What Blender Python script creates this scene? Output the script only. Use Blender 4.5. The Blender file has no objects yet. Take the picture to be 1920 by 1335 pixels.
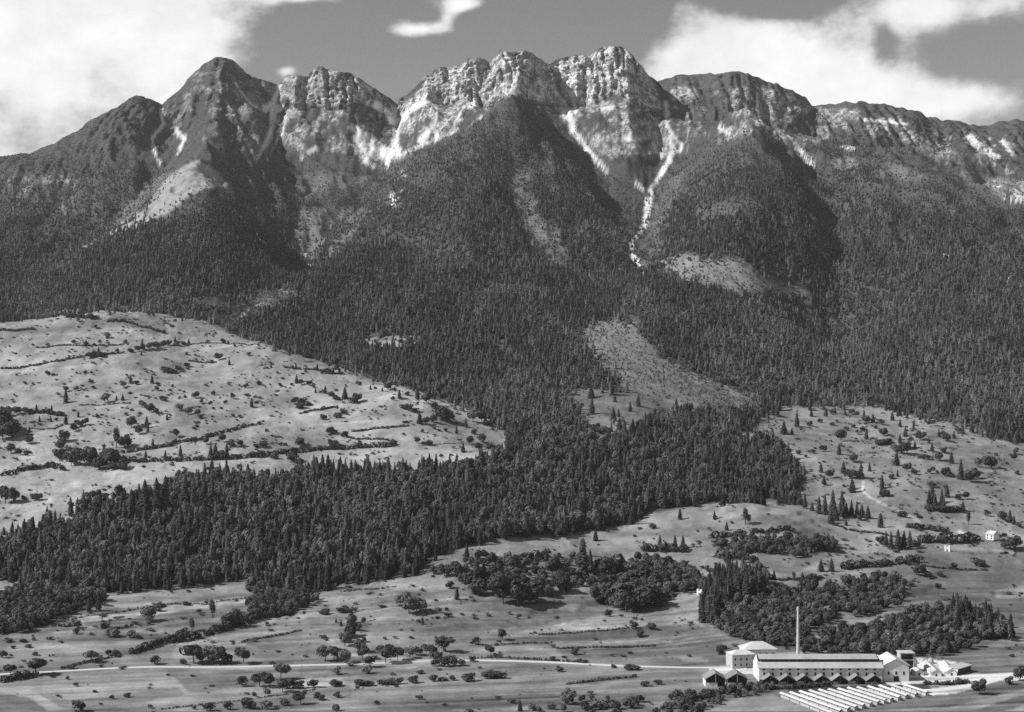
import bpy, math, random
import numpy as np

# ------------------------------------------------------------------ frame
F = 3045.0            # focal length in photograph pixels (1920 wide)
VH = 700.0            # row of the true horizon
ZC = 240.0            # camera height above the valley floor
rng = np.random.default_rng(7)
import time as _time
_t0 = _time.time()
random.seed(7)
scene = bpy.context.scene
COL = scene.collection

cam_data = bpy.data.cameras.new('camera')
cam = bpy.data.objects.new('camera', cam_data)
COL.objects.link(cam)
cam.location = (0, 0, ZC)
cam.rotation_euler = (math.radians(90), 0, 0)
cam_data.sensor_width = 36.0
cam_data.lens = F / 1920.0 * 36.0
cam_data.shift_y = (VH - 667.5) / 1920.0
cam_data.clip_start = 1.0
cam_data.clip_end = 30000.0
scene.camera = cam

SUN_EL = math.radians(41)
SUN_BACK = math.radians(-11)      # how far the sun stands behind the scene, measured from the left
sdir = (-math.cos(SUN_EL) * math.cos(SUN_BACK), math.cos(SUN_EL) * math.sin(SUN_BACK), math.sin(SUN_EL))
sun_data = bpy.data.lights.new('sun', 'SUN')
sun_data.energy = 5.0
sun_data.angle = math.radians(0.5)
sun_data.color = (1.0, 0.992, 0.98)
sun = bpy.data.objects.new('sun', sun_data)
COL.objects.link(sun)
from mathutils import Vector
sun.rotation_euler = Vector(sdir).to_track_quat('Z', 'Y').to_euler()
sun.location = (0, 0, 3000)

scene.view_settings.view_transform = 'Standard'
scene.view_settings.look = 'None'
scene.view_settings.exposure = 0.0
scene.view_settings.gamma = 1.0
scene.view_settings.use_curve_mapping = False
scene.render.resolution_x, scene.render.resolution_y = 1024, 712
scene.cycles.max_bounces = 3
scene.cycles.diffuse_bounces = 1
scene.cycles.glossy_bounces = 1
scene.cycles.volume_bounces = 0
scene.cycles.use_denoising = False


class NT:
    """small helper round a node tree"""
    def __init__(self, tree):
        self.t = tree
        tree.nodes.clear()

    def n(self, kind, **kw):
        nd = self.t.nodes.new(kind)
        for k, v in kw.items():
            setattr(nd, k, v)
        return nd

    def put(self, sock, val):
        if hasattr(val, 'is_output') or isinstance(val, bpy.types.NodeSocket):
            self.t.links.new(val, sock)
        else:
            sock.default_value = val

    def m(self, op, a, b=None, c=None, clamp=False):
        nd = self.n('ShaderNodeMath', operation=op, use_clamp=clamp)
        self.put(nd.inputs[0], a)
        if b is not None:
            self.put(nd.inputs[1], b)
        if c is not None:
            self.put(nd.inputs[2], c)
        return nd.outputs[0]

    def ramp(self, x, a, b, lo=0.0, hi=1.0):
        nd = self.n('ShaderNodeMapRange', interpolation_type='SMOOTHSTEP')
        self.put(nd.inputs[0], x)
        for i, v in enumerate((a, b, lo, hi)):
            self.put(nd.inputs[i + 1], v)
        return nd.outputs[0]

    def noise(self, vec, scale, detail=3.0, rough=0.55, dist=0.0):
        nd = self.n('ShaderNodeTexNoise')
        self.put(nd.inputs['Vector'], vec)
        nd.inputs['Scale'].default_value = scale
        nd.inputs['Detail'].default_value = detail
        nd.inputs['Roughness'].default_value = rough
        nd.inputs['Distortion'].default_value = dist
        return nd.outputs['Fac'] if 'Fac' in nd.outputs else nd.outputs[0]

    def grey(self, x):
        nd = self.n('ShaderNodeCombineColor')
        for i in range(3):
            self.put(nd.inputs[i], x)
        return nd.outputs[0]


# ------------------------------------------------------------------ sky: red-filtered Nishita air with procedural clouds
world = bpy.data.worlds.new('World')
scene.world = world
world.use_nodes = True
W = NT(world.node_tree)
sky = W.n('ShaderNodeTexSky', sky_type='NISHITA')
sky.sun_disc = False
sky.sun_elevation = SUN_EL
sky.sun_rotation = math.atan2(sdir[0], sdir[1])
sky.altitude = 700
sky.air_density = 1.0
sky.dust_density = 0.4
sep = W.n('ShaderNodeSeparateColor')
W.put(sep.inputs[0], sky.outputs[0])
red = W.m('ADD', W.m('MULTIPLY', sep.outputs[0], 0.8), W.m('MULTIPLY', sep.outputs[1], 0.2))
tc = W.n('ShaderNodeTexCoord')
xyz = W.n('ShaderNodeSeparateXYZ')
W.put(xyz.inputs[0], tc.outputs['Generated'])
az = W.m('ARCTAN2', xyz.outputs[0], xyz.outputs[1])
el = W.m('ARCSINE', xyz.outputs[2])
aec = W.n('ShaderNodeCombineXYZ')
W.put(aec.inputs[0], az)
W.put(aec.inputs[1], el)
ae = aec.outputs[0]
mp = W.n('ShaderNodeMapping')
W.put(mp.inputs[0], tc.outputs['Generated'])
mp.inputs['Scale'].default_value = (1.0, 1.0, 1.5)
n1 = W.noise(mp.outputs[0], 11.0, 5.0, 0.58, 0.0)
n2 = W.noise(mp.outputs[0], 34.0, 4.0, 0.6, 0.0)
fld = W.m('ADD', W.m('MULTIPLY', W.m('SUBTRACT', n1, 0.5), 3.2), W.m('MULTIPLY', W.m('SUBTRACT', n2, 0.5), 2.2))
# cloud banks and gaps: azimuth, elevation (photograph pixels about the optical axis), radii, strength
for (u, v, ru, rv, a) in (
        (60, 60, 330, 300, 2.5), (340, 40, 130, 95, 1.7), (345, 150, 80, 80, 0.7), (537, 140, 34, 18, 2.2),
        (640, 100, 165, 110, -1.7), (1010, 50, 230, 140, -1.6), (470, 150, 60, 40, -0.6), (1200, 30, 60, 60, -0.6),
        (785, 56, 70, 17, 2.3), (870, 8, 50, 20, 2.3), (838, 34, 22, 22, 1.2), (905, 45, 60, 25, -0.8), (560, 2, 80, 12, 1.3),
        (1340, 105, 125, 80, 2.6), (1480, 140, 190, 80, 2.2), (1610, 175, 170, 50, 1.8), (1260, 150, 50, 30, 1.2), (1330, 40, 45, 35, 0.6),
        (1440, 22, 75, 22, -1.6), (1580, 20, 90, 32, -0.7), (1660, 95, 30, 60, -1.5), (1700, 45, 80, 45, 1.9),
        (1760, 30, 150, 50, 0.9), (1850, 125, 110, 45, -0.7), (1790, 205, 150, 30, 1.9), (1890, 30, 90, 50, 0.9)):
    bm_ = W.n('ShaderNodeMapping', vector_type='POINT')
    W.put(bm_.inputs[0], ae)
    sx_, sy_ = F / (ru * 1.9), F / (rv * 1.9)
    bm_.inputs['Scale'].default_value = (sx_, sy_, 0)
    bm_.inputs['Location'].default_value = (-math.atan((u - 960) / F) * sx_, -math.atan((VH - v) / F) * sy_, 0)
    gt_ = W.n('ShaderNodeTexGradient', gradient_type='QUADRATIC_SPHERE')
    W.put(gt_.inputs[0], bm_.outputs[0])
    fld = W.m('MULTIPLY_ADD', gt_.outputs['Fac'], a * 1.25, fld)
cover = W.ramp(fld, -0.1, 1.0)
body = W.m('MULTIPLY', W.ramp(fld, 0.0, 1.9, 0.5, 1.0), W.m('ADD', 0.55, W.m('ADD', W.m('MULTIPLY', n1, 0.6), W.m('MULTIPLY', n2, 0.3))))
air = W.m('MULTIPLY', red, 1.4)
CLOUD = 13.0
mix = W.n('ShaderNodeMix', data_type='FLOAT')
W.put(mix.inputs[0], cover)
W.put(mix.inputs[2], air)
W.put(mix.inputs[3], W.m('MULTIPLY', body, CLOUD))
bg = W.n('ShaderNodeBackground')
W.put(bg.inputs[0], W.grey(mix.outputs[0]))
bg.inputs[1].default_value = 0.075
world.cycles.sampling_method = 'MANUAL'
world.cycles.sample_map_resolution = 256
out = W.n('ShaderNodeOutputWorld')
W.put(out.inputs[0], bg.outputs[0])


# ------------------------------------------------------------------ numeric helpers
def _hash(ix, iy, seed):
    n = (ix.astype(np.int64) * 374761393 + iy.astype(np.int64) * 668265263 + seed * 144269504) & 0xffffffff
    n = ((n ^ (n >> 13)) * 1274126177) & 0xffffffff
    n = ((n ^ (n >> 16)) * 2246822519) & 0xffffffff
    return ((n ^ (n >> 15)) & 0xffffff) / float(0xffffff)


def vnoise(x, y, seed=0):
    x0, y0 = np.floor(x), np.floor(y)
    fx, fy = x - x0, y - y0
    fx = fx * fx * fx * (fx * (fx * 6 - 15) + 10)
    fy = fy * fy * fy * (fy * (fy * 6 - 15) + 10)
    a, b = _hash(x0, y0, seed), _hash(x0 + 1, y0, seed)
    c, d = _hash(x0, y0 + 1, seed), _hash(x0 + 1, y0 + 1, seed)
    return (a + (b - a) * fx) * (1 - fy) + (c + (d - c) * fx) * fy


def fbm(x, y, seed=0, octs=5, gain=0.5, ridged=False):
    s, a, t = 0.0, 1.0, 0.0
    for o in range(octs):
        n = vnoise(x * 2 ** o + 17.3 * o, y * 2 ** o - 9.1 * o, seed + o)
        s = s + a * ((1 - np.abs(2 * n - 1)) if ridged else n)
        t += a
        a *= gain
    return s / t


def sstep(x, a, b):
    t = np.clip((x - a) / (b - a), 0, 1)
    return t * t * (3 - 2 * t)


# ------------------------------------------------------------------ terrain: surveyed points (bearing u, sight row v, distance D)
CTRL = {
    0: [(1335, 1150), (1265, 1295), (1180, 1480), (1090, 1690), (985, 1880), (890, 2090), (770, 2400), (690, 2620),
        (606, 2900), (612, 3040), (560, 3380), (450, 4000), (350, 4600)],
    200: [(1335, 1150), (1256, 1314), (1180, 1480), (1110, 1650), (1000, 1800), (900, 2030), (800, 2280), (700, 2530),
          (620, 2750), (583, 2880), (590, 3000), (560, 3250), (490, 3650), (430, 4250), (330, 4650)],
    380: [(1335, 1150), (1250, 1328), (1170, 1500), (1095, 1680), (1000, 1800), (900, 2020), (830, 2180), (740, 2430),
          (680, 2620), (620, 2800), (597, 2890), (606, 2980), (560, 3200), (470, 3550), (365, 3930), (310, 4350), (230, 4800)],
    500: [(640, 2760), (655, 2850), (560, 3350), (480, 3750), (420, 4150), (320, 4550)],
    560: [(1335, 1150), (1248, 1333), (1150, 1540), (1085, 1700), (1000, 1820), (900, 2020), (820, 2200), (740, 2430),
          (690, 2560), (662, 2660), (680, 2760), (600, 3150), (510, 3700), (430, 4300), (330, 4750)],
    750: [(1335, 1150), (1245, 1340), (1150, 1530), (1090, 1660), (1000, 1800), (900, 2000), (840, 2150), (770, 2330),
          (722, 2440), (730, 2520), (690, 2680), (600, 3050), (500, 3480), (400, 3980), (315, 4500)],
    960: [(1335, 1150), (1240, 1352), (1150, 1530), (1060, 1700), (1000, 1800), (900, 2000), (835, 2170), (838, 2240),
          (780, 2400), (700, 2750), (600, 3150), (500, 3550), (400, 3950), (300, 4420), (235, 4800)],
    1100: [(1335, 1150), (1250, 1328), (1150, 1540), (1060, 1740), (1000, 1850), (900, 2030), (800, 2300), (700, 2700),
           (600, 3100), (500, 3620), (400, 4170), (310, 4740)],
    1215: [(1335, 1150), (1253, 1321), (1160, 1520), (1060, 1740), (980, 1900), (900, 2050), (800, 2330), (700, 2700),
           (600, 3120), (510, 3700), (440, 4130), (360, 4590), (280, 4900)],
    1400: [(1335, 1147), (1275, 1270), (1215, 1390), (1100, 1620), (1020, 1780), (945, 1930), (952, 2000), (900, 2130),
           (820, 2400), (760, 2650), (700, 2850), (600, 3200), (500, 3520), (400, 3900), (300, 4400), (250, 4780)],
    1560: [(1335, 1147), (1275, 1270), (1215, 1390), (1100, 1640), (1020, 1800), (960, 1960), (900, 2150), (830, 2400),
           (770, 2700), (700, 2950), (600, 3300), (500, 3680), (400, 4150), (325, 4650)],
    1700: [(1335, 1147), (1275, 1270), (1212, 1400), (1100, 1640), (1020, 1810), (960, 1960), (880, 2200), (820, 2420),
           (775, 2650), (700, 2950), (600, 3300), (500, 3650), (400, 4050), (300, 4550)],
    1920: [(1335, 1147), (1268, 1285), (1205, 1420), (1100, 1650), (1020, 1820), (960, 1960), (880, 2230), (830, 2450),
           (780, 2650), (700, 2950), (600, 3300), (500, 3700), (400, 4150), (310, 4700)],
}
pu, pd, pz = [], [], []
for u, lst in list(CTRL.items()) + [(-330, CTRL[0]), (2250, CTRL[1920])]:
    full = lst if u == 500 else lst + [(VH + ZC * F / d, d) for d in (600, 850, 1030)]
    for v, d in full:
        pu.append(u); pd.append(d); pz.append(ZC + (VH - v) * d / F)
pu, pd, pz = np.array(pu, float), np.array(pd, float), np.array(pz)


def tps_coords(u, d):
    return u / 1000.0, 1.7 * np.log(d / 1000.0)


pa, pb = tps_coords(pu, pd)


def tps_kernel(r2):
    return 0.5 * r2 * np.log(np.maximum(r2, 1e-12))


N = len(pa)
K = tps_kernel((pa[:, None] - pa) ** 2 + (pb[:, None] - pb) ** 2) + np.eye(N) * 2e-4
P = np.stack([np.ones(N), pa, pb], 1)
A = np.block([[K, P], [P.T, np.zeros((3, 3))]])
wts = np.linalg.solve(A, np.concatenate([pz, np.zeros(3)]))


def tps(u, d):
    """smooth surface through the surveyed points, solved on a coarse net and interpolated"""
    au = np.linspace(-0.34, 2.27, 150)
    bl = np.linspace(1.7 * np.log(0.6), 1.7 * np.log(6.2), 170)
    ga, gb = np.meshgrid(au, bl)
    k = tps_kernel((ga.ravel()[:, None] - pa) ** 2 + (gb.ravel()[:, None] - pb) ** 2)
    gz = (k @ wts[:N] + wts[N] + wts[N + 1] * ga.ravel() + wts[N + 2] * gb.ravel()).reshape(ga.shape)
    a, b = tps_coords(u, d)
    x = np.clip((a - au[0]) / (au[1] - au[0]), 1, len(au) - 3.001); y = np.clip((b - bl[0]) / (bl[1] - bl[0]), 1, len(bl) - 3.001)
    j, i = x.astype(int), y.astype(int)
    fx, fy = x - j, y - i

    def cub(p0, p1, p2, p3, t):
        return p1 + 0.5 * t * (p2 - p0 + t * (2 * p0 - 5 * p1 + 4 * p2 - p3 + t * (3 * (p1 - p2) + p3 - p0)))
    rows_ = [cub(gz[i + o, j - 1], gz[i + o, j], gz[i + o, j + 1], gz[i + o, j + 2], fx) for o in (-1, 0, 1, 2)]
    return cub(*rows_, fy)


SKYL = [(-330, 340), (-150, 318), (0, 291), (55, 286), (110, 263), (150, 240), (165, 226), (190, 217), (225, 196), (245, 183), (262, 181), (272, 184),
        (285, 188), (303, 197), (315, 186), (333, 170), (345, 158), (352, 146), (372, 130), (382, 118), (393, 113), (403, 111), (415, 109),
        (430, 111), (442, 117), (450, 126), (462, 137), (480, 144), (500, 150), (522, 156), (531, 153), (536, 140), (546, 136), (553, 136), (572, 141), (581, 137),
        (596, 129), (606, 126), (618, 130), (628, 131), (636, 135), (650, 131), (662, 140), (680, 150), (695, 160), (712, 169), (728, 181), (744, 188),
        (752, 182), (775, 166), (792, 148), (803, 138), (812, 132), (826, 127), (850, 128), (862, 124), (868, 116), (880, 110), (892, 107),
        (903, 109), (914, 114), (921, 118), (927, 109), (933, 100), (941, 96), (955, 97), (965, 95), (985, 93), (995, 97), (1005, 106), (1020, 116), (1031, 123),
        (1040, 114), (1050, 109), (1068, 107), (1085, 106), (1105, 104), (1118, 96), (1125, 91), (1145, 88), (1163, 90), (1174, 93), (1180, 100), (1189, 107), (1195, 118),
        (1206, 128), (1218, 140), (1233, 151), (1255, 147), (1285, 141), (1330, 136), (1392, 134), (1420, 144), (1440, 153), (1455, 156), (1490, 171),
        (1508, 181), (1525, 199), (1545, 196), (1585, 191), (1630, 191), (1668, 197), (1690, 203), (1722, 211), (1745, 221), (1780, 228), (1830, 235),
        (1858, 235), (1868, 229), (1880, 225), (1897, 228), (1920, 227), (2050, 240), (2250, 265)]
# plan of the crest: distance of the ridge line
CREST = [(-330, 5000), (0, 5000), (180, 5060), (260, 5150), (303, 5300), (345, 5330), (415, 5230), (450, 5330), (528, 5500), (545, 5400), (575, 5370), (600, 5330),
         (636, 5300), (655, 5330), (700, 5430), (745, 5560), (775, 5480), (800, 5370), (815, 5330), (835, 5345), (850, 5352), (875, 5290), (895, 5270), (908, 5300), (918, 5308),
         (930, 5240), (950, 5200), (966, 5195), (985, 5240), (1010, 5290), (1035, 5420), (1052, 5395), (1080, 5360), (1110, 5325), (1130, 5290), (1150, 5262),
         (1163, 5268), (1180, 5235), (1192, 5245), (1202, 5310), (1235, 5460), (1300, 5470), (1370, 5380), (1400, 5400), (1440, 5400), (1490, 5450), (1530, 5560), (1600, 5500), (1700, 5560),
         (1850, 5700), (1880, 5640), (1920, 5680), (2250, 5750)]
# foot of the wall below the crest (row) and how far in front of the crest it stands
FOOT = [(-330, 440, 420), (0, 390, 420), (150, 330, 380), (250, 275, 330), (303, 262, 300), (360, 225, 260), (415, 205, 260), (480, 212, 260), (525, 215, 230), (545, 205, 150),
        (600, 205, 120), (640, 205, 120), (690, 215, 170), (745, 240, 200), (765, 208, 150), (790, 193, 90), (830, 189, 75), (870, 193, 75), (905, 199, 85),
        (935, 176, 70), (965, 168, 70), (990, 186, 110), (1020, 200, 150), (1045, 196, 130), (1075, 190, 80), (1110, 195, 75), (1150, 172, 65), (1180, 180, 65),
        (1205, 205, 110), (1235, 226, 190), (1300, 225, 230), (1380, 228, 210), (1450, 240, 200), (1510, 248, 200), (1560, 262, 250), (1700, 285, 320),
        (1920, 300, 380), (2250, 330, 400)]


def pl(x, tab, k=1):
    t = np.array(tab, float)
    return np.interp(x, t[:, 0], t[:, k])


U0, U1, DU = -300.0, 2220.0, 3.0
ucol = np.arange(U0, U1 + 0.1, DU)
NC = len(ucol)
wob = (fbm(ucol / 55.0, ucol * 0 + 3.0, 5, 4) - 0.5)
v_sky = pl(ucol, SKYL) + wob * 7 + (vnoise(ucol / 9.0, ucol * 0, 9) - 0.5) * 4 * sstep(ucol, 520, 560)
d_cr = pl(ucol, CREST) + (fbm(ucol / 34.0, ucol * 0 + 5.0, 17, 4, 0.6) - 0.5) * 50
v_ft = pl(ucol, FOOT, 1) + (fbm(ucol / 40.0, ucol * 0 + 8.0, 15, 3) - 0.5) * 22
d_ft = d_cr - pl(ucol, FOOT, 2)
ker = np.exp(-0.5 * (np.arange(-12, 13) / 5.0) ** 2); ker /= ker.sum()
smooth = lambda a: np.convolve(np.pad(a, 12, mode='edge'), ker, 'valid')
d_ft_s = smooth(d_ft)

NR1, NR2, NR3 = 560, 130, 12
LO = 1100.0
t0 = np.linspace(0, 1, 25, endpoint=False)[:, None]
t1 = np.linspace(0, 1, NR1 - 25)[:, None]
D1 = np.concatenate([650 + (LO - 650) * t0 + 0 * d_ft_s, np.exp(np.log(LO) + (np.log(d_ft_s) - np.log(LO)) * t1)], 0)
t2 = (np.arange(1, NR2 + 1) / NR2)[:, None]
u_w = ucol + (fbm(ucol / 70.0 + 0 * t2, t2 * 3.0 + 0 * ucol, 19, 3) - 0.5) * 60 * (1 - t2) ** 0.7     # buttresses lean and wander below the crest
d_w = np.interp(u_w.ravel(), ucol, d_cr).reshape(u_w.shape)
D2 = d_ft_s + (d_w - d_ft_s) * t2
t3 = (np.arange(1, NR3 + 1) / NR3)[:, None]
D3 = d_cr + 700 * t3 ** 1.6
D = np.concatenate([D1, D2, D3], 0)
NR = D.shape[0]
UU = np.broadcast_to(ucol, D.shape)

z_ft = ZC + (VH - v_ft) * d_ft_s / F
z_cr = ZC + (VH - v_sky) * d_cr / F
Z1 = tps(UU[:NR1], D1)
corr = z_ft - Z1[-1]
Z1 = Z1 + corr * sstep(D1, d_ft_s - 750, d_ft_s)
# the walls: ledges and faces between foot and crest
X_all = (UU - 960) / F * D
ph = fbm(UU[NR1:NR1 + NR2] / 60.0, t2 * 3 + 0 * UU[:NR2], 21, 3)
rk_ = sstep(UU[:NR2], 520, 560) * (1 - 0.7 * sstep(UU[:NR2], 1215, 1260))
g = t2 + rk_ * (0.16 * (fbm(UU[:NR2] / 70.0, t2 * 7 + ph * 3, 23, 4, 0.6) - 0.5))
g = g * (1 - t2 ** 6) + t2 * t2 ** 6
g = 0.62 * g + 0.38 * (1 - (1 - g) ** 2)
Z2 = z_ft + (z_cr - z_ft) * g
Z3 = z_cr - 700 * t3 ** 1.6 * 0.55
Z = np.concatenate([Z1, Z2, Z3], 0)
X, Y = X_all.copy(), D.copy()

# relief: eroded ribs on the mountain, crags in the rock zone, bumps on the pastures
rowt = np.arange(NR)[:, None] / (NR - 1)
v_raw = VH - F * (Z - ZC) / Y
mtn = sstep(Y, 3100, 3900)
crestfade = np.ones_like(Z)
crestfade[:NR1] = 1 - 0.85 * sstep(D1, d_ft_s - 350, d_ft_s)
crestfade[NR1:NR1 + NR2] = 0.15 + 0.5 * (1 - sstep(UU[:NR2], 500, 540)) * (1 - t2 ** 2) + 0.3 * sstep(UU[:NR2], 1235, 1300) * (1 - t2 ** 2)
crestfade[NR1 + NR2:] = 0.1
crestfade[:NR1] = np.maximum(crestfade[:NR1], 0.65 * (1 - sstep(UU[:NR1], 500, 540)))
# ravines and spurs, by their courses
COURSES = (   # line of sight points, height (+ spur, - ravine), half width
    ([(305, 300), (250, 370), (180, 430), (100, 490)], -55, 90), ([(520, 225), (490, 300), (455, 345), (490, 420), (540, 480)], -38, 110),
    ([(735, 310), (690, 340), (630, 385), (585, 435), (570, 490)], -70, 110), ([(1075, 240), (1135, 322), (1180, 380)], -55, 80),
    ([(1255, 250), (1272, 285), (1222, 360), (1207, 430)], -75, 100), ([(1480, 262), (1525, 312), (1548, 400), (1575, 500), (1560, 580)], -120, 120),
    ([(770, 340), (805, 400), (790, 470), (740, 540)], -45, 70), ([(945, 300), (985, 380), (1010, 440), (1060, 495)], -55, 80), ([(880, 300), (850, 420), (800, 510)], -30, 60),
    ([(1690, 330), (1690, 430), (1710, 520)], -50, 90), ([(1830, 310), (1800, 400), (1830, 520)], -50, 90), ([(1100, 520), (1095, 610), (1160, 690), (1300, 745)], -30, 90),
    ([(160, 290), (110, 370), (60, 450)], -50, 90), ([(330, 260), (340, 300), (320, 340)], -40, 60), ([(650, 250), (690, 280), (725, 300)], -50, 70), ([(1330, 330), (1300, 420), (1290, 470)], -30, 70),
    ([(1440, 420), (1450, 500), (1480, 560), (1560, 640)], -40, 90), ([(620, 560), (560, 590), (480, 600)], -30, 80), ([(900, 520), (880, 600), (840, 680)], -28, 80), ([(1640, 560), (1620, 640), (1660, 720)], -28, 90),
    ([(372, 320), (385, 370), (370, 450), (340, 540)], 40, 120), ([(960, 200), (925, 260), (885, 330), (870, 400), (850, 480), (800, 570)], 60, 110), ([(1050, 320), (1070, 400), (1060, 470)], 30, 80),
    ([(1420, 255), (1405, 330), (1390, 420), (1370, 490)], 95, 140), ([(1465, 300), (1490, 380), (1500, 480)], 45, 80), ([(1620, 262), (1630, 350), (1640, 450), (1640, 520)], 50, 90),
    ([(1760, 330), (1755, 430), (1770, 540)], 50, 90), ([(265, 200), (210, 290), (150, 390), (90, 440)], 55, 100), ([(415, 130), (425, 190), (395, 240), (375, 300)], 40, 80), ([(590, 150), (570, 220), (580, 280)], 30, 60),
    ([(690, 420), (650, 500), (600, 560)], 35, 80), ([(1000, 520), (980, 600), (930, 700)], 28, 90), ([(1230, 560), (1260, 640), (1330, 690)], 28, 90), ([(1500, 590), (1520, 680), (1540, 740)], 25, 90), ([(1780, 600), (1790, 700)], 25, 90),
    ([(700, 215), (680, 160)], 20, 40), ([(800, 210), (850, 235)], 15, 50))
rm_ = np.minimum.accumulate(v_raw, 0)
sub = Y > 2900
xs_, ys_ = X[sub], Y[sub]
jig = (fbm(xs_ / 120.0, ys_ / 120.0, 25, 3) - 0.5) * 90
xs_, ys_ = xs_ + jig, ys_ + jig * 0.6
dz_ = np.zeros(len(xs_))
for pts_, hgt_, wid_ in COURSES:
    wp = []
    for (u_, v_) in pts_:
        j_ = int(round((u_ - U0) / DU)); k_ = min(max(int(np.searchsorted(-rm_[:, j_], -v_)), 1), NR - 1)
        wp.append(((u_ - 960) / F * Y[k_, j_], Y[k_, j_]))
    bx = np.array(wp); pad_ = wid_ * 3
    near_ = np.flatnonzero((xs_ > bx[:, 0].min() - pad_) & (xs_ < bx[:, 0].max() + pad_) & (ys_ > bx[:, 1].min() - pad_) & (ys_ < bx[:, 1].max() + pad_))
    best_ = np.full(len(near_), 1e9)
    for (ax, ay), (bx_, by_) in zip(wp[:-1], wp[1:]):
        px_, py_ = xs_[near_] - ax, ys_[near_] - ay
        L2 = (bx_ - ax) ** 2 + (by_ - ay) ** 2
        t_ = np.clip((px_ * (bx_ - ax) + py_ * (by_ - ay)) / L2, 0, 1)
        best_ = np.minimum(best_, np.hypot(px_ - t_ * (bx_ - ax), py_ - t_ * (by_ - ay)))
    dz_[near_] += (0.72 if hgt_ > 0 else 0.62) * hgt_ * np.exp(-(best_ / wid_) ** (1.3 if hgt_ < 0 else 1.6))
tmp_ = np.zeros_like(Z); tmp_[sub] = dz_
Z = Z + tmp_ * np.maximum(crestfade, 0.25 * (np.arange(NR)[:, None] < NR1 + NR2 - 60)) * sstep(Y, 2900, 3200)
wx = fbm(X / 260.0, Y / 260.0, 31, 3) - 0.5
rib = fbm(X / 150.0 + wx * 1.6 + Y / 900.0, Y / 620.0, 41, 4, 0.5, True) - 0.62
fine = fbm(X / 45.0, Y / 70.0, 51, 4, 0.55, True) - 0.6
Z = Z + mtn * crestfade * (rib * 70 + fine * 18)
sidep = np.maximum(1 - sstep(UU, 510, 560), sstep(UU, 1230, 1290)) * sstep(Y, 4250, 4600)
Z = Z + sidep * np.maximum(crestfade, 0.12) * ((fbm((X + 0.4 * Y) / 75.0, Y / 110.0, 65, 5, 0.58, True) - 0.6) * 62)
crag = sstep(v_raw, 360, 230) * sstep(Y, 4300, 4700)
Z = Z + crag * crestfade * ((fbm(X / 34.0, Y / 40.0, 61, 4, 0.6, True) - 0.6) * 26)
past = sstep(Y, 1340, 1500) * (1 - mtn)
Z = Z + past * ((fbm(X / 130.0, Y / 130.0, 71, 3) - 0.5) * 13 + (fbm(X / 30.0, Y / 34.0, 81, 4, 0.55) - 0.5) * 5.0)
# terrace banks along the contours of the pastures
ter = Z / 7.0 + 2.2 * fbm(X / 160.0, Y / 160.0, 87, 3)
saw = ter - np.floor(ter)
Z = Z + past * (sstep(fbm(X / 90.0, Y / 90.0, 89, 2), 0.40, 0.56)) * 2.6 * (sstep(saw, 0.72, 1.0) - saw)
# flutes and strata of the walls push the face in and out
sl = slice(NR1 - 20, NR1 + NR2)
wgt = np.concatenate([np.linspace(0, 1, 20), np.ones(NR2 - 14), np.linspace(1, 0.35, 14)])[:, None]
rocky = (0.42 + 0.58 * sstep(UU[sl], 520, 560)) * (1 - 0.5 * sstep(UU[sl], 1215, 1260))
lean_ = Z[sl] * 0.12 + 40 * fbm(X[sl] / 90.0, Z[sl] / 90.0, 93, 2)
fl = (fbm((X[sl] + lean_) / 42.0, Z[sl] / 260.0, 91, 4, 0.6, True) - 0.6) * 95 + sstep(UU[sl], 500, 560) * (fbm(X[sl] / 90.0, (Z[sl] + 0.12 * X[sl]) / 11.0, 95, 3, 0.6) - 0.5) * 9 + (fbm(X[sl] / 15.0, Z[sl] / 22.0, 97, 3, 0.6, True) - 0.6) * 26
Y[sl] += wgt * rocky * fl
# the works stand on a levelled yard
flat = sstep(X, 105, 140) * (1 - sstep(X, 440, 520)) * sstep(Y, 1090, 1125) * (1 - sstep(Y, 1320, 1350))
Z = Z * (1 - flat)
Z = np.where(Y < 1100, np.minimum(Z, 3.0), Z)

UPX = 960 + F * X / Y
VPX = VH - F * (Z - ZC) / Y
runmin = np.minimum.accumulate(VPX, 0)
VIS = VPX <= runmin + 5.0
cols_D = [np.maximum.accumulate(Y[:, j]) for j in range(NC)]


def ground(x, y):
    """terrain height under world points"""
    x, y = np.atleast_1d(np.asarray(x, float)), np.atleast_1d(np.asarray(y, float))
    c = np.clip((960 + F * x / y - U0) / DU, 0, NC - 1.001)
    j = c.astype(int); f = c - j
    o = np.zeros_like(x)
    order = np.argsort(j, kind='stable')
    js = j[order]
    cuts = np.flatnonzero(np.diff(js)) + 1
    for grp in np.split(order, cuts):
        if len(grp) == 0:
            continue
        jj = j[grp[0]]
        a = np.interp(y[grp], cols_D[jj], Z[:, jj]); b = np.interp(y[grp], cols_D[jj + 1], Z[:, jj + 1])
        o[grp] = a + (b - a) * f[grp]
    return o


def spot(u, v):
    """the first ground seen along the sight line (u, v): world x, y, z"""
    c = min(max((u - U0) / DU, 0), NC - 1.001)
    j = int(round(c))
    col = runmin[:, j]
    k = int(np.searchsorted(-col, -v))
    k = min(max(k, 1), NR - 1)
    v0, v1 = VPX[k - 1, j], VPX[k, j]
    t = 0.0 if abs(v0 - v1) < 1e-6 else min(max((v0 - v) / (v0 - v1), 0), 1)
    y = Y[k - 1, j] + (Y[k, j] - Y[k - 1, j]) * t
    x = (u - 960) / F * y
    return float(x), float(y), float(ground(x, y)[0])


# ------------------------------------------------------------------ land use, surveyed by bearing and sight row, carried onto the terrain
RW, RH = 960, 668
gx, gy = np.meshgrid((np.arange(RW) + 0.5) * 2, (np.arange(RH) + 0.5) * 2)


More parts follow.
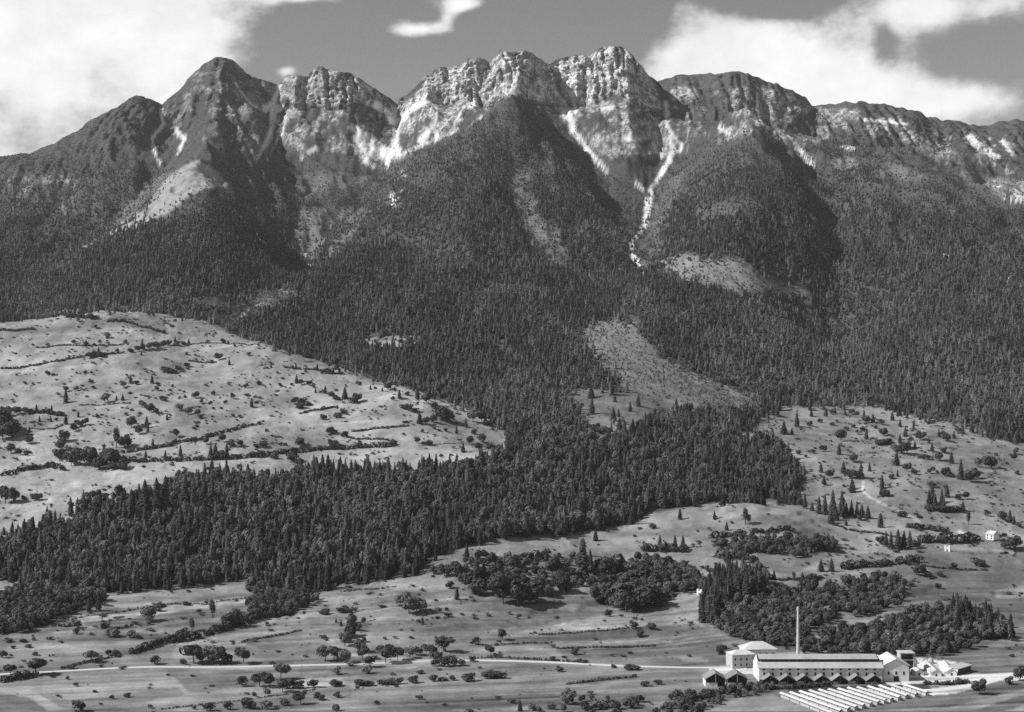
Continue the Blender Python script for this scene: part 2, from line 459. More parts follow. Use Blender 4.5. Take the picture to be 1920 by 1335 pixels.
def poly(pts):
    p = np.array(pts, float)
    m = np.zeros((RH, RW), bool)
    x0, x1 = int(max(0, p[:, 0].min() // 2 - 1)), int(min(RW, p[:, 0].max() // 2 + 2))
    y0, y1 = int(max(0, p[:, 1].min() // 2 - 1)), int(min(RH, p[:, 1].max() // 2 + 2))
    if x1 <= x0 or y1 <= y0:
        return m
    sx, sy = gx[y0:y1, x0:x1], gy[y0:y1, x0:x1]
    ins = np.zeros(sx.shape, bool)
    q = np.roll(p, -1, 0)
    for (ax, ay), (bx, by) in zip(p, q):
        if ay == by:
            continue
        c = (ay > sy) != (by > sy)
        ins ^= c & (sx < (bx - ax) * (sy - ay) / (by - ay) + ax)
    m[y0:y1, x0:x1] = ins
    return m


def line(pts, w, w2=None):
    """coverage of a stroke: 1 on the axis, 0.5 at half width"""
    w2 = w if w2 is None else w2
    best = np.zeros((RH, RW))
    n = len(pts) - 1
    for i in range(n):
        (ax, ay), (bx, by) = pts[i], pts[i + 1]
        pad = max(w, w2) * 2 + 4
        x0, x1 = int(max(0, (min(ax, bx) - pad) // 2)), int(min(RW, (max(ax, bx) + pad) // 2 + 1))
        y0, y1 = int(max(0, (min(ay, by) - pad) // 2)), int(min(RH, (max(ay, by) + pad) // 2 + 1))
        if x1 <= x0 or y1 <= y0:
            continue
        sx, sy = gx[y0:y1, x0:x1], gy[y0:y1, x0:x1]
        L2 = max((bx - ax) ** 2 + (by - ay) ** 2, 1e-6)
        t = np.clip(((sx - ax) * (bx - ax) + (sy - ay) * (by - ay)) / L2, 0, 1)
        dist = np.hypot(sx - ax - t * (bx - ax), sy - ay - t * (by - ay))
        ww = w + (w2 - w) * (i + t) / n
        best[y0:y1, x0:x1] = np.maximum(best[y0:y1, x0:x1], np.clip(1.0 - 0.5 * dist / (ww * 0.5), 0, 1))
    return best


def blur(m, r=1):
    m = m.astype(float)
    for _ in range(r):
        p = np.pad(m, 1, mode='edge')
        m = (p[:-2, 1:-1] + p[2:, 1:-1] + p[1:-1, :-2] + p[1:-1, 2:] + 2 * p[1:-1, 1:-1]) / 6
    return m


wn1 = fbm(gx / 23.0, gy / 14.0, 301, 4)
wn2 = fbm(gx / 9.0, gy / 6.0, 311, 3)


wn4 = fbm(gx / 70.0, gy / 36.0, 303, 4, 0.6)


def rag(m, amt=0.7, r=3):
    """ragged natural edge for a mask"""
    b = blur(m, r)
    return sstep(b + (wn1 - 0.5) * amt + (wn2 - 0.5) * amt * 0.7, 0.4, 0.6)


tone = np.full((RH, RW), 0.085)      # albedo of the ground
rock = np.zeros((RH, RW))            # bare limestone fraction
dens = np.zeros((RH, RW))            # conifer cover
size = np.ones((RH, RW))             # tree height factor
leaf = np.zeros((RH, RW))            # broadleaf cover
lite = np.zeros((RH, RW))            # 0 dark spruce .. 1 pale larch, beech and scrub
klass = np.full((RH, RW), 3)         # 0 valley floor, 1 meadow hill, 2 meadow slope on the right, 3 mountain


def paint(arr, m, val):
    arr[:] = arr * (1 - m) + val * m


# the mountain forest
UL = [(0, 330), (150, 300), (280, 300), (300, 330), (480, 310), (560, 310), (640, 330), (700, 325), (745, 302), (800, 275), (870, 240),
      (965, 195), (1030, 235), (1090, 275), (1135, 322), (1200, 365), (1240, 330), (1290, 285), (1420, 247), (1470, 265), (1530, 300),
      (1560, 245), (1640, 252), (1700, 280), (1800, 320), (1920, 345)]
HILL = [(-10, 606), (60, 592), (130, 580), (200, 576), (250, 582), (320, 588), (385, 602), (440, 625), (520, 648), (640, 690), (740, 722), (830, 745),
        (900, 775), (938, 800), (968, 832), (950, 848), (900, 862), (860, 880), (800, 885), (770, 893), (700, 888), (600, 882), (500, 905), (440, 890), (400, 895), (330, 925),
        (240, 950), (180, 955), (130, 975), (60, 995), (0, 1020), (-10, 1020)]
RMEAD = [(1370, 830), (1395, 812), (1420, 795), (1437, 770), (1480, 762), (1640, 762), (1720, 782), (1800, 795), (1860, 815), (1930, 830), (1930, 1030), (1760, 1030), (1560, 960), (1480, 940), (1505, 900), (1480, 860),
         (1440, 832)]
VALLEY = [(-10, 1340), (-10, 1085), (30, 1088), (60, 1120), (195, 1110), (270, 1110), (360, 1098), (465, 1090), (470, 1110), (560, 1122), (640, 1098), (720, 1090), (780, 1080), (815, 1045),
          (885, 1022), (960, 1008), (1060, 1005), (1180, 985), (1215, 962), (1300, 948), (1390, 936), (1450, 938), (1500, 950), (1600, 955), (1760, 1000), (1930, 1010), (1930, 1340)]
below = gy > np.interp(gx, [p[0] for p in UL], [p[1] for p in UL])
mh, mr, mv = poly(HILL), poly(RMEAD), poly(VALLEY)
up = gy - np.interp(gx, [p[0] for p in UL], [p[1] for p in UL])
ragged = up + (wn1 - 0.5) * 60
wn3 = fbm(gx / 16.0, gy / 9.0, 305, 4, 0.6)
pasture = blur(mh | mr | mv, 9)
forest = (ragged > 0) & (pasture + (wn3 - 0.5) * 1.1 < 0.5)
dens[forest] = (0.45 + 0.55 * sstep(fbm(gx / 22.0, gy / 12.0, 307, 4, 0.6), 0.38, 0.52))[forest]
size[:] = 0.42 + 0.58 * sstep(up, 0, 170)
lite[:] = np.clip((fbm(gx / 80.0, gy / 40.0, 321, 5, 0.6) - 0.42) * 3.0, 0, 0.9)
# dwarf pine above the forest
scrub = (ragged <= 0) & (fbm(gx / 30.0, gy / 16.0, 331, 4) > 0.47) & (up > -150)
size[ragged <= 0] = 0.22
dens[scrub] = 0.55

klass[mh] = 1; klass[mr] = 2; klass[mv] = 0
klass[(gy > 860) & (klass == 3)] = 0
klass[(gx > 1340) & (gy > 765) & (gy < 962) & (klass == 0)] = 2

# bare rock and speckled crags
spk = fbm(gx / 14.0, gy / 12.0, 341, 5, 0.65)
spk2 = fbm(gx / 42.0, gy / 30.0, 351, 3)


def crags(pts, lo, hi=None, amt=1.0):
    m = blur(poly(pts), 6)
    r = sstep(spk + (spk2 - 0.5) * 0.6, 0.64 - 0.3 * lo, 0.70 - 0.3 * lo)
    rock[:] = np.maximum(rock, m * r * amt)
    dens[:] *= 1 - np.clip(m * r * 1.5, 0, 1)


crags([(300, 200), (350, 110), (440, 100), (530, 150), (520, 215), (470, 220), (380, 215)], 0.5, amt=0.30)
spk = fbm(gx / 8.0, gy / 7.0, 343, 4, 0.65) * 0.55 + spk * 0.45
crags([(300, 205), (520, 215), (500, 290), (300, 290)], 0.35, amt=0.28)
crags([(520, 120), (660, 115), (745, 190), (750, 300), (690, 310), (640, 290), (560, 285), (515, 250)], 0.48, amt=0.6)
crags([(750, 190), (800, 120), (1030, 90), (1050, 200), (960, 175), (870, 240), (745, 300)], 0.50, amt=0.7)
crags([(1000, 170), (1060, 200), (1090, 260), (1130, 310), (1040, 240)], 0.2, amt=0.6)
crags([(1040, 100), (1200, 85), (1240, 190), (1260, 290), (1150, 300), (1090, 260), (1060, 180)], 0.62, amt=0.62)
crags([(1230, 160), (1300, 160), (1400, 165), (1540, 190), (1560, 265), (1480, 275), (1420, 245), (1290, 285), (1250, 290)], 0.40, amt=0.5)
crags([(1540, 200), (1640, 195), (1780, 240), (1900, 250), (1930, 330), (1800, 315), (1700, 275), (1560, 240)], 0.16, amt=0.5)
crags([(1650, 220), (1700, 225), (1735, 250), (1700, 265), (1665, 255)], 0.9, amt=0.8)
crags([(1570, 200), (1620, 205), (1610, 222), (1575, 220)], 0.8, amt=0.7)
crags([(0, 330), (150, 330), (120, 420), (0, 430)], 0.1, amt=0.3)
crags([(700, 300), (770, 330), (760, 400), (690, 400)], 0.15, amt=0.5)
crags([(1840, 330), (1930, 340), (1930, 380), (1880, 370)], 0.5, amt=0.6)
# the bare limestone walls
for pts, a in (([(536, 138), (575, 135), (640, 130), (655, 150), (650, 185), (600, 195), (540, 190)], 0.45),
               ([(750, 190), (800, 140), (830, 125), (930, 100), (965, 92), (1000, 100), (1035, 125), (1050, 195), (1000, 190), (960, 172), (930, 180), (900, 205), (820, 192), (760, 215)], 0.95),
               ([(1036, 118), (1110, 100), (1145, 85), (1180, 95), (1225, 145), (1240, 205), (1200, 200), (1150, 170), (1100, 198), (1060, 190)], 0.95),
               ([(1370, 165), (1400, 160), (1400, 215), (1370, 220)], 0.55), ([(1420, 165), (1450, 160), (1470, 215), (1425, 225)], 0.5),
               ([(1255, 165), (1300, 158), (1310, 185), (1260, 188)], 0.7), ([(1500, 185), (1530, 200), (1510, 215), (1480, 205)], 0.6)):
    m = blur(poly(pts), 3)
    rock[:] = np.maximum(rock, m * a * (0.55 + 0.45 * sstep(spk, 0.34, 0.5)))
    dens[:] *= 1 - np.clip(m * 2, 0, 1)
# dark turf caps
for pts in ([(1235, 150), (1290, 138), (1395, 131), (1450, 153), (1515, 185), (1525, 197), (1440, 165), (1390, 158), (1340, 172), (1270, 160)],
            [(1530, 196), (1630, 188), (1745, 218), (1745, 228), (1640, 205), (1560, 204)], [(745, 188), (800, 140), (790, 165), (765, 190)]):
    paint(rock, blur(poly(pts), 2), 0.04)

scree = np.zeros((RH, RW))
for pts, w, w2 in (
        ([(510, 196), (512, 222), (508, 250), (495, 275), (480, 300)], 12, 3), ([(500, 202), (524, 203)], 12, 12), ([(525, 160), (510, 200)], 4, 8),
        ([(303, 208), (307, 232), (285, 258), (288, 282), (300, 305)], 6, 4), ([(330, 243), (346, 262), (333, 288)], 7, 4),
        ([(660, 238), (690, 258), (700, 280), (745, 285)], 10, 14), ([(675, 262), (695, 288), (725, 290), (748, 288)], 22, 10), ([(690, 290), (684, 300), (700, 312)], 8, 6),
        ([(730, 285), (726, 310)], 12, 6), ([(745, 205), (742, 250), (738, 285)], 6, 14), ([(752, 225), (770, 205), (800, 190)], 10, 6), ([(742, 250), (752, 225)], 7, 7),
        ([(695, 193), (720, 205), (745, 240)], 12, 7), ([(715, 200), (742, 222)], 8, 6),
        ([(590, 278), (560, 300)], 6, 3), ([(790, 262), (800, 250), (812, 235)], 12, 8), ([(748, 290), (790, 272), (815, 262)], 5, 2), ([(835, 254), (860, 243)], 3, 2), ([(885, 230), (910, 216)], 2, 2), ([(440, 155), (470, 195), (500, 210)], 2, 3), ([(425, 190), (450, 240), (478, 296)], 2, 2), ([(540, 200), (530, 250), (500, 300)], 2, 2), ([(820, 200), (815, 235)], 3, 4), ([(870, 200), (850, 235)], 3, 3),
        ([(818, 262), (826, 240)], 7, 4), ([(885, 195), (893, 185)], 9, 7),
        ([(1075, 172), (1077, 200), (1074, 235), (1088, 264), (1113, 294), (1138, 320)], 8, 6), ([(1042, 172), (1058, 192), (1075, 220)], 5, 6), ([(1055, 200), (1075, 245), (1090, 265)], 14, 9),
        ([(1066, 172), (1076, 182), (1088, 172)], 6, 6),
        ([(1248, 192), (1252, 215), (1250, 235), (1258, 250), (1277, 270), (1277, 280)], 6, 6), ([(1258, 255), (1262, 280), (1250, 310), (1228, 342), (1217, 365)], 7, 8), ([(1217, 360), (1213, 400), (1206, 425), (1196, 440)], 12, 7), ([(1196, 440), (1184, 456), (1190, 480), (1202, 513)], 6, 9),
        ([(1190, 342), (1216, 362)], 4, 5), ([(1480, 255), (1500, 280), (1525, 312)], 5, 5), ([(1400, 205), (1420, 225), (1440, 240)], 5, 3), ([(1475, 215), (1470, 245)], 5, 3),
        ([(440, 395), (465, 420), (492, 455)], 6, 5), ([(556, 432), (563, 462), (572, 492)], 8, 7), ([(430, 612), (470, 578), (500, 566)], 3, 2), ([(590, 508), (570, 488)], 6, 5),
        ([(736, 370), (738, 382)], 9, 7), ([(1620, 225), (1700, 232)], 5, 5), ([(1820, 260), (1832, 275)], 16, 10), ([(1850, 285), (1870, 295)], 10, 8), ([(1880, 265), (1900, 290)], 6, 5), ([(1350, 240), (1370, 250)], 6, 5),
        ([(1580, 275), (1600, 278)], 5, 5), ([(1480, 205), (1470, 225)], 6, 3), ([(1770, 482), (1790, 486)], 9, 7), ([(1890, 525), (1897, 535)], 7, 7), ([(1885, 370), (1920, 372)], 6, 6),
        ([(1000, 175), (1012, 182)], 6, 6), ([(1120, 205), (1150, 202)], 4, 4), ([(1170, 260), (1200, 262)], 9, 6), ([(1225, 270), (1240, 295)], 4, 4)):
    scree = np.maximum(scree, sstep(line(pts, w * 1.2, w2 * 1.2) + (wn2 - 0.5) * 0.5, 0.35, 0.65))
dens *= 1 - np.clip(blur(scree, 2) * 1.5, 0, 1)

# pale chutes, clearings and mown strips in the forest
CLEAR = (
    ([(362, 303), (392, 312), (420, 335), (415, 352), (380, 352), (350, 372), (310, 402), (262, 424), (196, 446), (208, 425), (262, 395), (300, 350), (330, 322)], 0.30, 0.0),
    ([(205, 420), (262, 360), (290, 335), (318, 325), (292, 355), (258, 395), (235, 412)], 0.15, 0.4),
    ([(205, 440), (150, 480), (105, 506), (118, 490), (160, 458)], 0.30, 0.0),
    ([(395, 330), (430, 345), (445, 385), (420, 375)], 0.2, 0.3),
    ([(550, 400), (600, 390), (640, 385), (660, 400), (625, 420), (605, 450), (598, 490), (578, 495), (552, 450)], 0.17, 0.3),
    ([(640, 410), (680, 390), (710, 395), (660, 440), (640, 480), (615, 490)], 0.14, 0.5),
    ([(560, 330), (640, 320), (700, 330), (640, 355), (580, 380), (560, 360)], 0.14, 0.35),
    ([(1238, 492), (1262, 478), (1300, 478), (1340, 490), (1388, 482), (1400, 498), (1440, 525), (1500, 543), (1535, 557), (1490, 556), (1440, 546), (1380, 548), (1300, 532), (1252, 516)], 0.24, 0.06),
    ([(1088, 612), (1130, 603), (1190, 602), (1208, 640), (1262, 682), (1330, 714), (1420, 742), (1430, 770), (1340, 772), (1280, 768), (1200, 750), (1160, 720), (1110, 672)], 0.19, 0.05),
    ([(1062, 732), (1110, 730), (1200, 742), (1230, 770), (1180, 800), (1130, 860), (1100, 830), (1095, 790)], 0.17, 0.1),
    ([(674, 638), (700, 633), (786, 632), (784, 646), (740, 653), (690, 648)], 0.3, 0.0),
    ([(722, 652), (730, 672), (722, 676)], 0.22, 0.0),
    ([(940, 300), (1000, 330), (1010, 400), (1075, 470), (1060, 500), (1000, 480), (985, 430), (960, 370)], 0.16, 0.45),
    ([(470, 545), (545, 535), (560, 560), (500, 580), (440, 615), (425, 610)], 0.15, 0.35),
    ([(350, 560), (420, 555), (440, 575), (400, 590)], 0.12, 0.55),
    ([(1180, 470), (1215, 430), (1232, 380), (1260, 330), (1300, 310), (1260, 380), (1240, 440), (1235, 490), (1205, 520)], 0.13, 0.35),
    ([(1300, 395), (1420, 380), (1430, 396), (1310, 412)], 0.11, 0.7), ([(1560, 300), (1600, 296), (1610, 312), (1570, 318)], 0.2, 0.1),
    ([(1650, 300), (1740, 325), (1730, 345), (1650, 330)], 0.15, 0.35), ([(1800, 320), (1920, 345), (1920, 365), (1810, 340)], 0.17, 0.2),
    ([(1020, 480), (1060, 478), (1070, 495), (1030, 500)], 0.14, 0.4),
    ([(85, 950), (130, 960), (150, 975), (110, 985)], 0.2, 0.1), ([(190, 970), (220, 982), (200, 988)], 0.2, 0.1),
)
shrubby = np.zeros((RH, RW))
for q_, (pts, t, dd) in enumerate(CLEAR):
    b_ = blur(poly(pts), 10)
    m = sstep(b_ + ((wn4 - 0.5) * 1.5 + (wn1 - 0.5) * 1.1 + (wn2 - 0.5) * 0.9) * np.clip(b_ * 4, 0, 1), 0.32, 0.72)
    paint(tone, m, t)
    soft_ = np.clip(blur(poly(pts), 26) * 1.5 + (wn1 - 0.5) * 0.5 * (b_ > 0.02), 0, 1)
    dens[:] = np.minimum(dens, 1 - np.maximum(m * 0.75, soft_) * soft_ ** 0.35 * (1 - dd))
    lite[:] = np.maximum(lite, m * 0.85)
    if dd > 0 or q_ in (7, 8, 9):
        shrubby = np.maximum(shrubby, m)
sh_ = sstep(shrubby, 0.15, 0.85)
size[:] = size * (1 - sh_) + sh_ * np.minimum(size, 0.16 + 0.75 * wn1 * wn2)
dens[:] = np.maximum(dens, sh_ * (0.35 + 0.6 * sstep(wn2, 0.40, 0.55)))
lite[:] = np.maximum(lite, sh_)
# paler mixed wood and darker spruce stands
for pts, a in (([(820, 330), (900, 320), (960, 420), (1000, 520), (880, 520), (820, 430)], 0.25), ([(1440, 640), (1700, 690), (1800, 780), (1640, 755), (1440, 720)], 0.35),
               ([(1600, 380), (1920, 400), (1920, 640), (1700, 560)], 0.25), ([(300, 590), (440, 590), (500, 560), (440, 630)], 0.5),
               ([(330, 930), (480, 890), (760, 900), (960, 860), (1100, 880), (1240, 880), (1400, 930), (1180, 960), (900, 990), (600, 960), (420, 1000), (250, 1010)], 0.42),
               ([(960, 800), (1090, 740), (1130, 860), (1000, 880)], 0.55), ([(100, 1040), (240, 980), (330, 1010), (200, 1100), (100, 1110)], 0.6),
               ([(60, 420), (200, 380), (120, 460)], 0.4)):
    m = blur(poly(pts), 8)
    lite[:] = np.maximum(lite, m * a * (0.6 + 0.8 * wn1))
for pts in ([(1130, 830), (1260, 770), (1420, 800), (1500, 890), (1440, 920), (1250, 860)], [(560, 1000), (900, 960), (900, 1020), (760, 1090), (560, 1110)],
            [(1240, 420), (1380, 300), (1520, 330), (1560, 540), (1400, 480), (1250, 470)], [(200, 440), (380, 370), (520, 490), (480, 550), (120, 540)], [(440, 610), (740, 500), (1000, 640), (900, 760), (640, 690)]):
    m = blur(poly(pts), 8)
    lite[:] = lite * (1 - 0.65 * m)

# pastures
dry = 0.295 + 0.10 * (fbm(gx / 60.0, gy / 22.0, 361, 4) - 0.5) * 2
m = rag(mh, 0.35, 2); paint(tone, m, dry)
dens *= 1 - sstep(blur(m, 6) + (wn3 - 0.5) * 1.0, 0.45, 0.62)
m = rag(mr, 0.35, 2); paint(tone, m, 0.235 + 0.07 * (fbm(gx / 60.0, gy / 24.0, 365, 4) - 0.5) * 2)
dens *= 1 - sstep(blur(m, 6) + (wn3 - 0.5) * 1.0, 0.45, 0.62)
m = rag(mv, 0.2, 2); paint(tone, m, 0.215 + 0.12 * (fbm(gx / 90.0, gy / 20.0, 371, 4) - 0.5) * 2)
dens *= 1 - sstep(blur(m, 6) + (wn3 - 0.5) * 1.0, 0.45, 0.62)
FIELDS = (   # outline, albedo
    ([(215, 592), (300, 600), (318, 620), (290, 628), (240, 612), (190, 600)], 0.13),
    ([(298, 676), (340, 676), (352, 690), (330, 704), (300, 698)], 0.15), ([(0, 614), (90, 616), (150, 614), (90, 624), (0, 624)], 0.15),
    ([(400, 710), (480, 705), (500, 725), (440, 738), (410, 728)], 0.22), ([(325, 755), (390, 760), (380, 785), (330, 780)], 0.17),
    ([(255, 590), (330, 592), (335, 602), (280, 602)], 0.16), ([(120, 596), (200, 600), (190, 612), (130, 608)], 0.2),
    ([(130, 815), (190, 805), (215, 825), (200, 840), (140, 835)], 0.25), ([(0, 900), (300, 880), (560, 860), (620, 850), (860, 850), (640, 880), (300, 915), (0, 960)], 0.29),
    ([(600, 850), (740, 840), (850, 845), (780, 880), (640, 872)], 0.30), ([(590, 690), (640, 692), (740, 730), (700, 728), (620, 706)], 0.36), ([(680, 762), (740, 755), (760, 775), (700, 788)], 0.24),
    # right slope
    ([(1395, 812), (1470, 840), (1540, 860), (1500, 870), (1430, 836)], 0.3), ([(1700, 1020), (1930, 1030), (1930, 1130), (1800, 1110), (1740, 1060)], 0.125),
    ([(1640, 1090), (1800, 1060), (1930, 1120), (1930, 1190), (1780, 1180), (1760, 1140)], 0.12), ([(1750, 1020), (1885, 1022), (1885, 1036), (1760, 1030)], 0.27),
    ([(1840, 920), (1930, 920), (1930, 1000), (1860, 960)], 0.17), ([(1860, 1110), (1930, 1095), (1930, 1118), (1870, 1124)], 0.24),
    # knoll and middle fields
    ([(1215, 962), (1390, 936), (1450, 940), (1440, 960), (1300, 985), (1210, 1000)], 0.23), ([(1420, 1010), (1560, 1040), (1480, 1080), (1420, 1060)], 0.13),
    ([(890, 1022), (1060, 1008), (1080, 1030), (1000, 1045), (900, 1042)], 0.22), ([(1150, 1038), (1245, 1035), (1240, 1062), (1170, 1058)], 0.24),
    ([(200, 1110), (360, 1098), (465, 1090), (470, 1112), (300, 1130), (140, 1155), (190, 1140)], 0.25), ([(140, 1158), (320, 1134), (460, 1122), (470, 1128), (330, 1146), (150, 1172)], 0.31),
    ([(150, 1170), (330, 1148), (480, 1132), (400, 1160), (300, 1178), (200, 1180)], 0.12), ([(85, 1184), (180, 1178), (350, 1178), (240, 1186), (120, 1192)], 0.27), ([(65, 1192), (160, 1186), (310, 1190), (260, 1212), (150, 1214), (100, 1198)], 0.14),
    ([(200, 1180), (360, 1172), (330, 1190), (230, 1186)], 0.24), ([(0, 1090), (30, 1092), (50, 1130), (0, 1150)], 0.34),
    ([(70, 1200), (150, 1214), (230, 1225), (120, 1238), (0, 1240), (0, 1215)], 0.22), ([(0, 1240), (180, 1232), (160, 1252), (0, 1255)], 0.15),
    ([(370, 1200), (440, 1208), (380, 1240), (320, 1238), (330, 1208)], 0.26), ([(440, 1206), (560, 1180), (600, 1190), (640, 1230), (480, 1236)], 0.16),
    ([(420, 1170), (620, 1145), (700, 1160), (560, 1180), (440, 1206), (390, 1196)], 0.23), ([(448, 1203), (560, 1180), (570, 1184), (470, 1208)], 0.10),
    ([(640, 1100), (730, 1096), (735, 1115), (600, 1128), (590, 1118)], 0.15), ([(580, 1126), (730, 1108), (760, 1120), (640, 1145)], 0.25), ([(700, 1160), (740, 1156), (735, 1172), (705, 1174)], 0.28),
    ([(900, 1110), (1130, 1120), (1140, 1150), (900, 1185), (830, 1180), (760, 1160), (860, 1130)], 0.15), ([(960, 1188), (1140, 1152), (1310, 1110), (1315, 1170), (1180, 1178), (1010, 1190), (950, 1196)], 0.25),
    ([(950, 1200), (1180, 1176), (1310, 1170), (1330, 1185), (1180, 1196), (960, 1210)], 0.12), ([(1010, 1210), (1260, 1198), (1260, 1206), (1030, 1216)], 0.29), ([(1050, 1216), (1300, 1206), (1380, 1210), (1360, 1232), (1200, 1228), (1080, 1232)], 0.13),
    ([(935, 1211), (1032, 1211), (1065, 1232), (940, 1232), (880, 1222)], 0.25), ([(1270, 1230), (1330, 1232), (1330, 1240), (1280, 1240)], 0.24),
    # below the road
    ([(0, 1280), (70, 1270), (240, 1254), (330, 1254), (350, 1300), (180, 1305), (60, 1302)], 0.24), ([(0, 1302), (60, 1302), (95, 1340), (0, 1340)], 0.10), ([(0, 1282), (60, 1285), (70, 1300), (130, 1335), (100, 1340), (60, 1310), (0, 1296)], 0.26),
    ([(310, 1256), (520, 1256), (480, 1285), (360, 1300), (330, 1275)], 0.12), ([(160, 1310), (330, 1288), (350, 1302), (160, 1335)], 0.15), ([(350, 1302), (520, 1286), (640, 1290), (560, 1300), (340, 1325)], 0.22),
    ([(540, 1272), (640, 1268), (760, 1262), (700, 1275), (580, 1290), (540, 1286)], 0.34), ([(640, 1270), (900, 1252), (1100, 1262), (960, 1280), (660, 1292)], 0.19),
    ([(660, 1290), (960, 1280), (1200, 1270), (1100, 1300), (880, 1305), (660, 1312)], 0.21), ([(700, 1318), (1000, 1300), (1200, 1305), (960, 1325), (720, 1338)], 0.12), ([(1070, 1282), (1130, 1268), (1200, 1266), (1190, 1274), (1110, 1282)], 0.09),
    ([(640, 1245), (760, 1236), (870, 1234), (860, 1250), (700, 1252)], 0.30), ([(1000, 1310), (1200, 1300), (1340, 1290), (1400, 1310), (1300, 1340), (1000, 1340)], 0.15),
    ([(1320, 1332), (1380, 1310), (1450, 1302), (1540, 1340), (1310, 1340)], 0.24), ([(1400, 1280), (1420, 1284), (1470, 1296), (1400, 1305)], 0.12),
    ([(1720, 1340), (1930, 1290), (1930, 1300), (1790, 1340)], 0.25), ([(1790, 1340), (1930, 1302), (1930, 1318), (1860, 1340)], 0.09), ([(1620, 1330), (1930, 1265), (1930, 1290), (1720, 1330)], 0.145),
    ([(1400, 1210), (1930, 1180), (1930, 1262), (1820, 1262), (1600, 1230)], 0.14), ([(1820, 1215), (1930, 1190), (1930, 1202), (1840, 1225)], 0.22),
)
for pts, t in FIELDS:
    m = sstep(blur(poly(pts), 4) + (wn2 - 0.5) * 0.5 + (wn1 - 0.5) * 0.4, 0.25, 0.75) * 0.85
    paint(tone, m, t * (0.95 + 0.4 * wn1))
# trodden tracks and terrace edges on the pastures
for pts, w, t in (([(1617, 900), (1619, 922), (1640, 938), (1680, 955), (1725, 978)], 3, 0.5), ([(1798, 996), (1822, 1009)], 4, 0.6),
                  ([(0, 700), (120, 690), (260, 675)], 2, 0.4), ([(330, 660), (470, 645), (520, 650)], 2, 0.38), ([(560, 800), (690, 790), (760, 800)], 2, 0.4),
                  ([(1900, 1036), (1830, 1030)], 3, 0.3), ([(430, 1206), (480, 1214)], 3, 0.34), ([(640, 1228), (720, 1232), (770, 1236)], 4, 0.42)):
    paint(tone, sstep(line(pts, w), 0.2, 0.6), t)
# trodden yard round the works, with the hall's cast shadow painted in
for pts, t in (([(1400, 1248), (1660, 1248), (1700, 1232), (1790, 1240), (1820, 1262), (1930, 1262), (1930, 1274), (1850, 1278), (1690, 1283), (1640, 1290), (1640, 1272), (1330, 1262), (1330, 1252)], 0.62),
               ([(1650, 1270), (1690, 1266), (1690, 1280), (1650, 1284)], 0.35), ([(1690, 1290), (1740, 1292), (1800, 1284), (1850, 1278), (1855, 1284), (1790, 1300), (1740, 1304)], 0.66),  # first patch: shadow of the hall painted as darker ground
               ([(1470, 1290), (1740, 1282), (1750, 1298), (1570, 1338), (1540, 1338)], 0.07), ([(1690, 1240), (1700, 1258), (1660, 1262), (1650, 1250)], 0.4)):  # first patch: dark ground under and between the drying sheds
    paint(tone, sstep(blur(poly(pts), 1) + (wn2 - 0.5) * 0.3, 0.35, 0.65), t)

# spruce belt below the hill and the copses
OPEN = [(1065, 735), (1120, 728), (1200, 745), (1260, 760), (1345, 770), (1262, 776), (1205, 800), (1160, 830), (1135, 862), (1108, 850), (1098, 800), (1085, 770)]
BELT = [(18, 1060), (40, 1010), (100, 975), (150, 960), (235, 950), (300, 925), (350, 905), (440, 893), (500, 910), (580, 890), (690, 893), (770, 897), (870, 882), (950, 852), (1000, 820), (1100, 800), (1260, 775), (1370, 830), (1440, 832),
        (1485, 862), (1505, 898), (1480, 935), (1390, 932), (1300, 942), (1200, 955), (1170, 978), (1060, 1000), (900, 1012), (820, 1040), (780, 1076), (720, 1086), (640, 1094), (560, 1118), (475, 1106), (466, 1086), (360, 1094), (270, 1106), (195, 1106), (120, 1110), (60, 1095)]
mb = poly(BELT)
dens[mb] = np.maximum(dens[mb], (0.35 + 0.65 * sstep(wn3, 0.36, 0.5))[mb])
size[mb] = (0.75 + 0.75 * wn1)[mb]
lite[mb] = np.maximum(lite, np.clip((fbm(gx / 50.0, gy / 26.0, 325, 5, 0.6) - 0.40) * 3, 0, 0.8))[mb]
for pts in ([(85, 950), (130, 960), (155, 978), (110, 988)],):
    dens[poly(pts)] = 0.1
mo = sstep(blur(poly(OPEN), 8) + (wn4 - 0.5) * 0.8 + (wn1 - 0.5) * 0.6, 0.4, 0.6)
paint(tone, mo, 0.17)
dens[:] = dens * (1 - 0.85 * mo)
size[:] = size * (1 - 0.35 * mo)
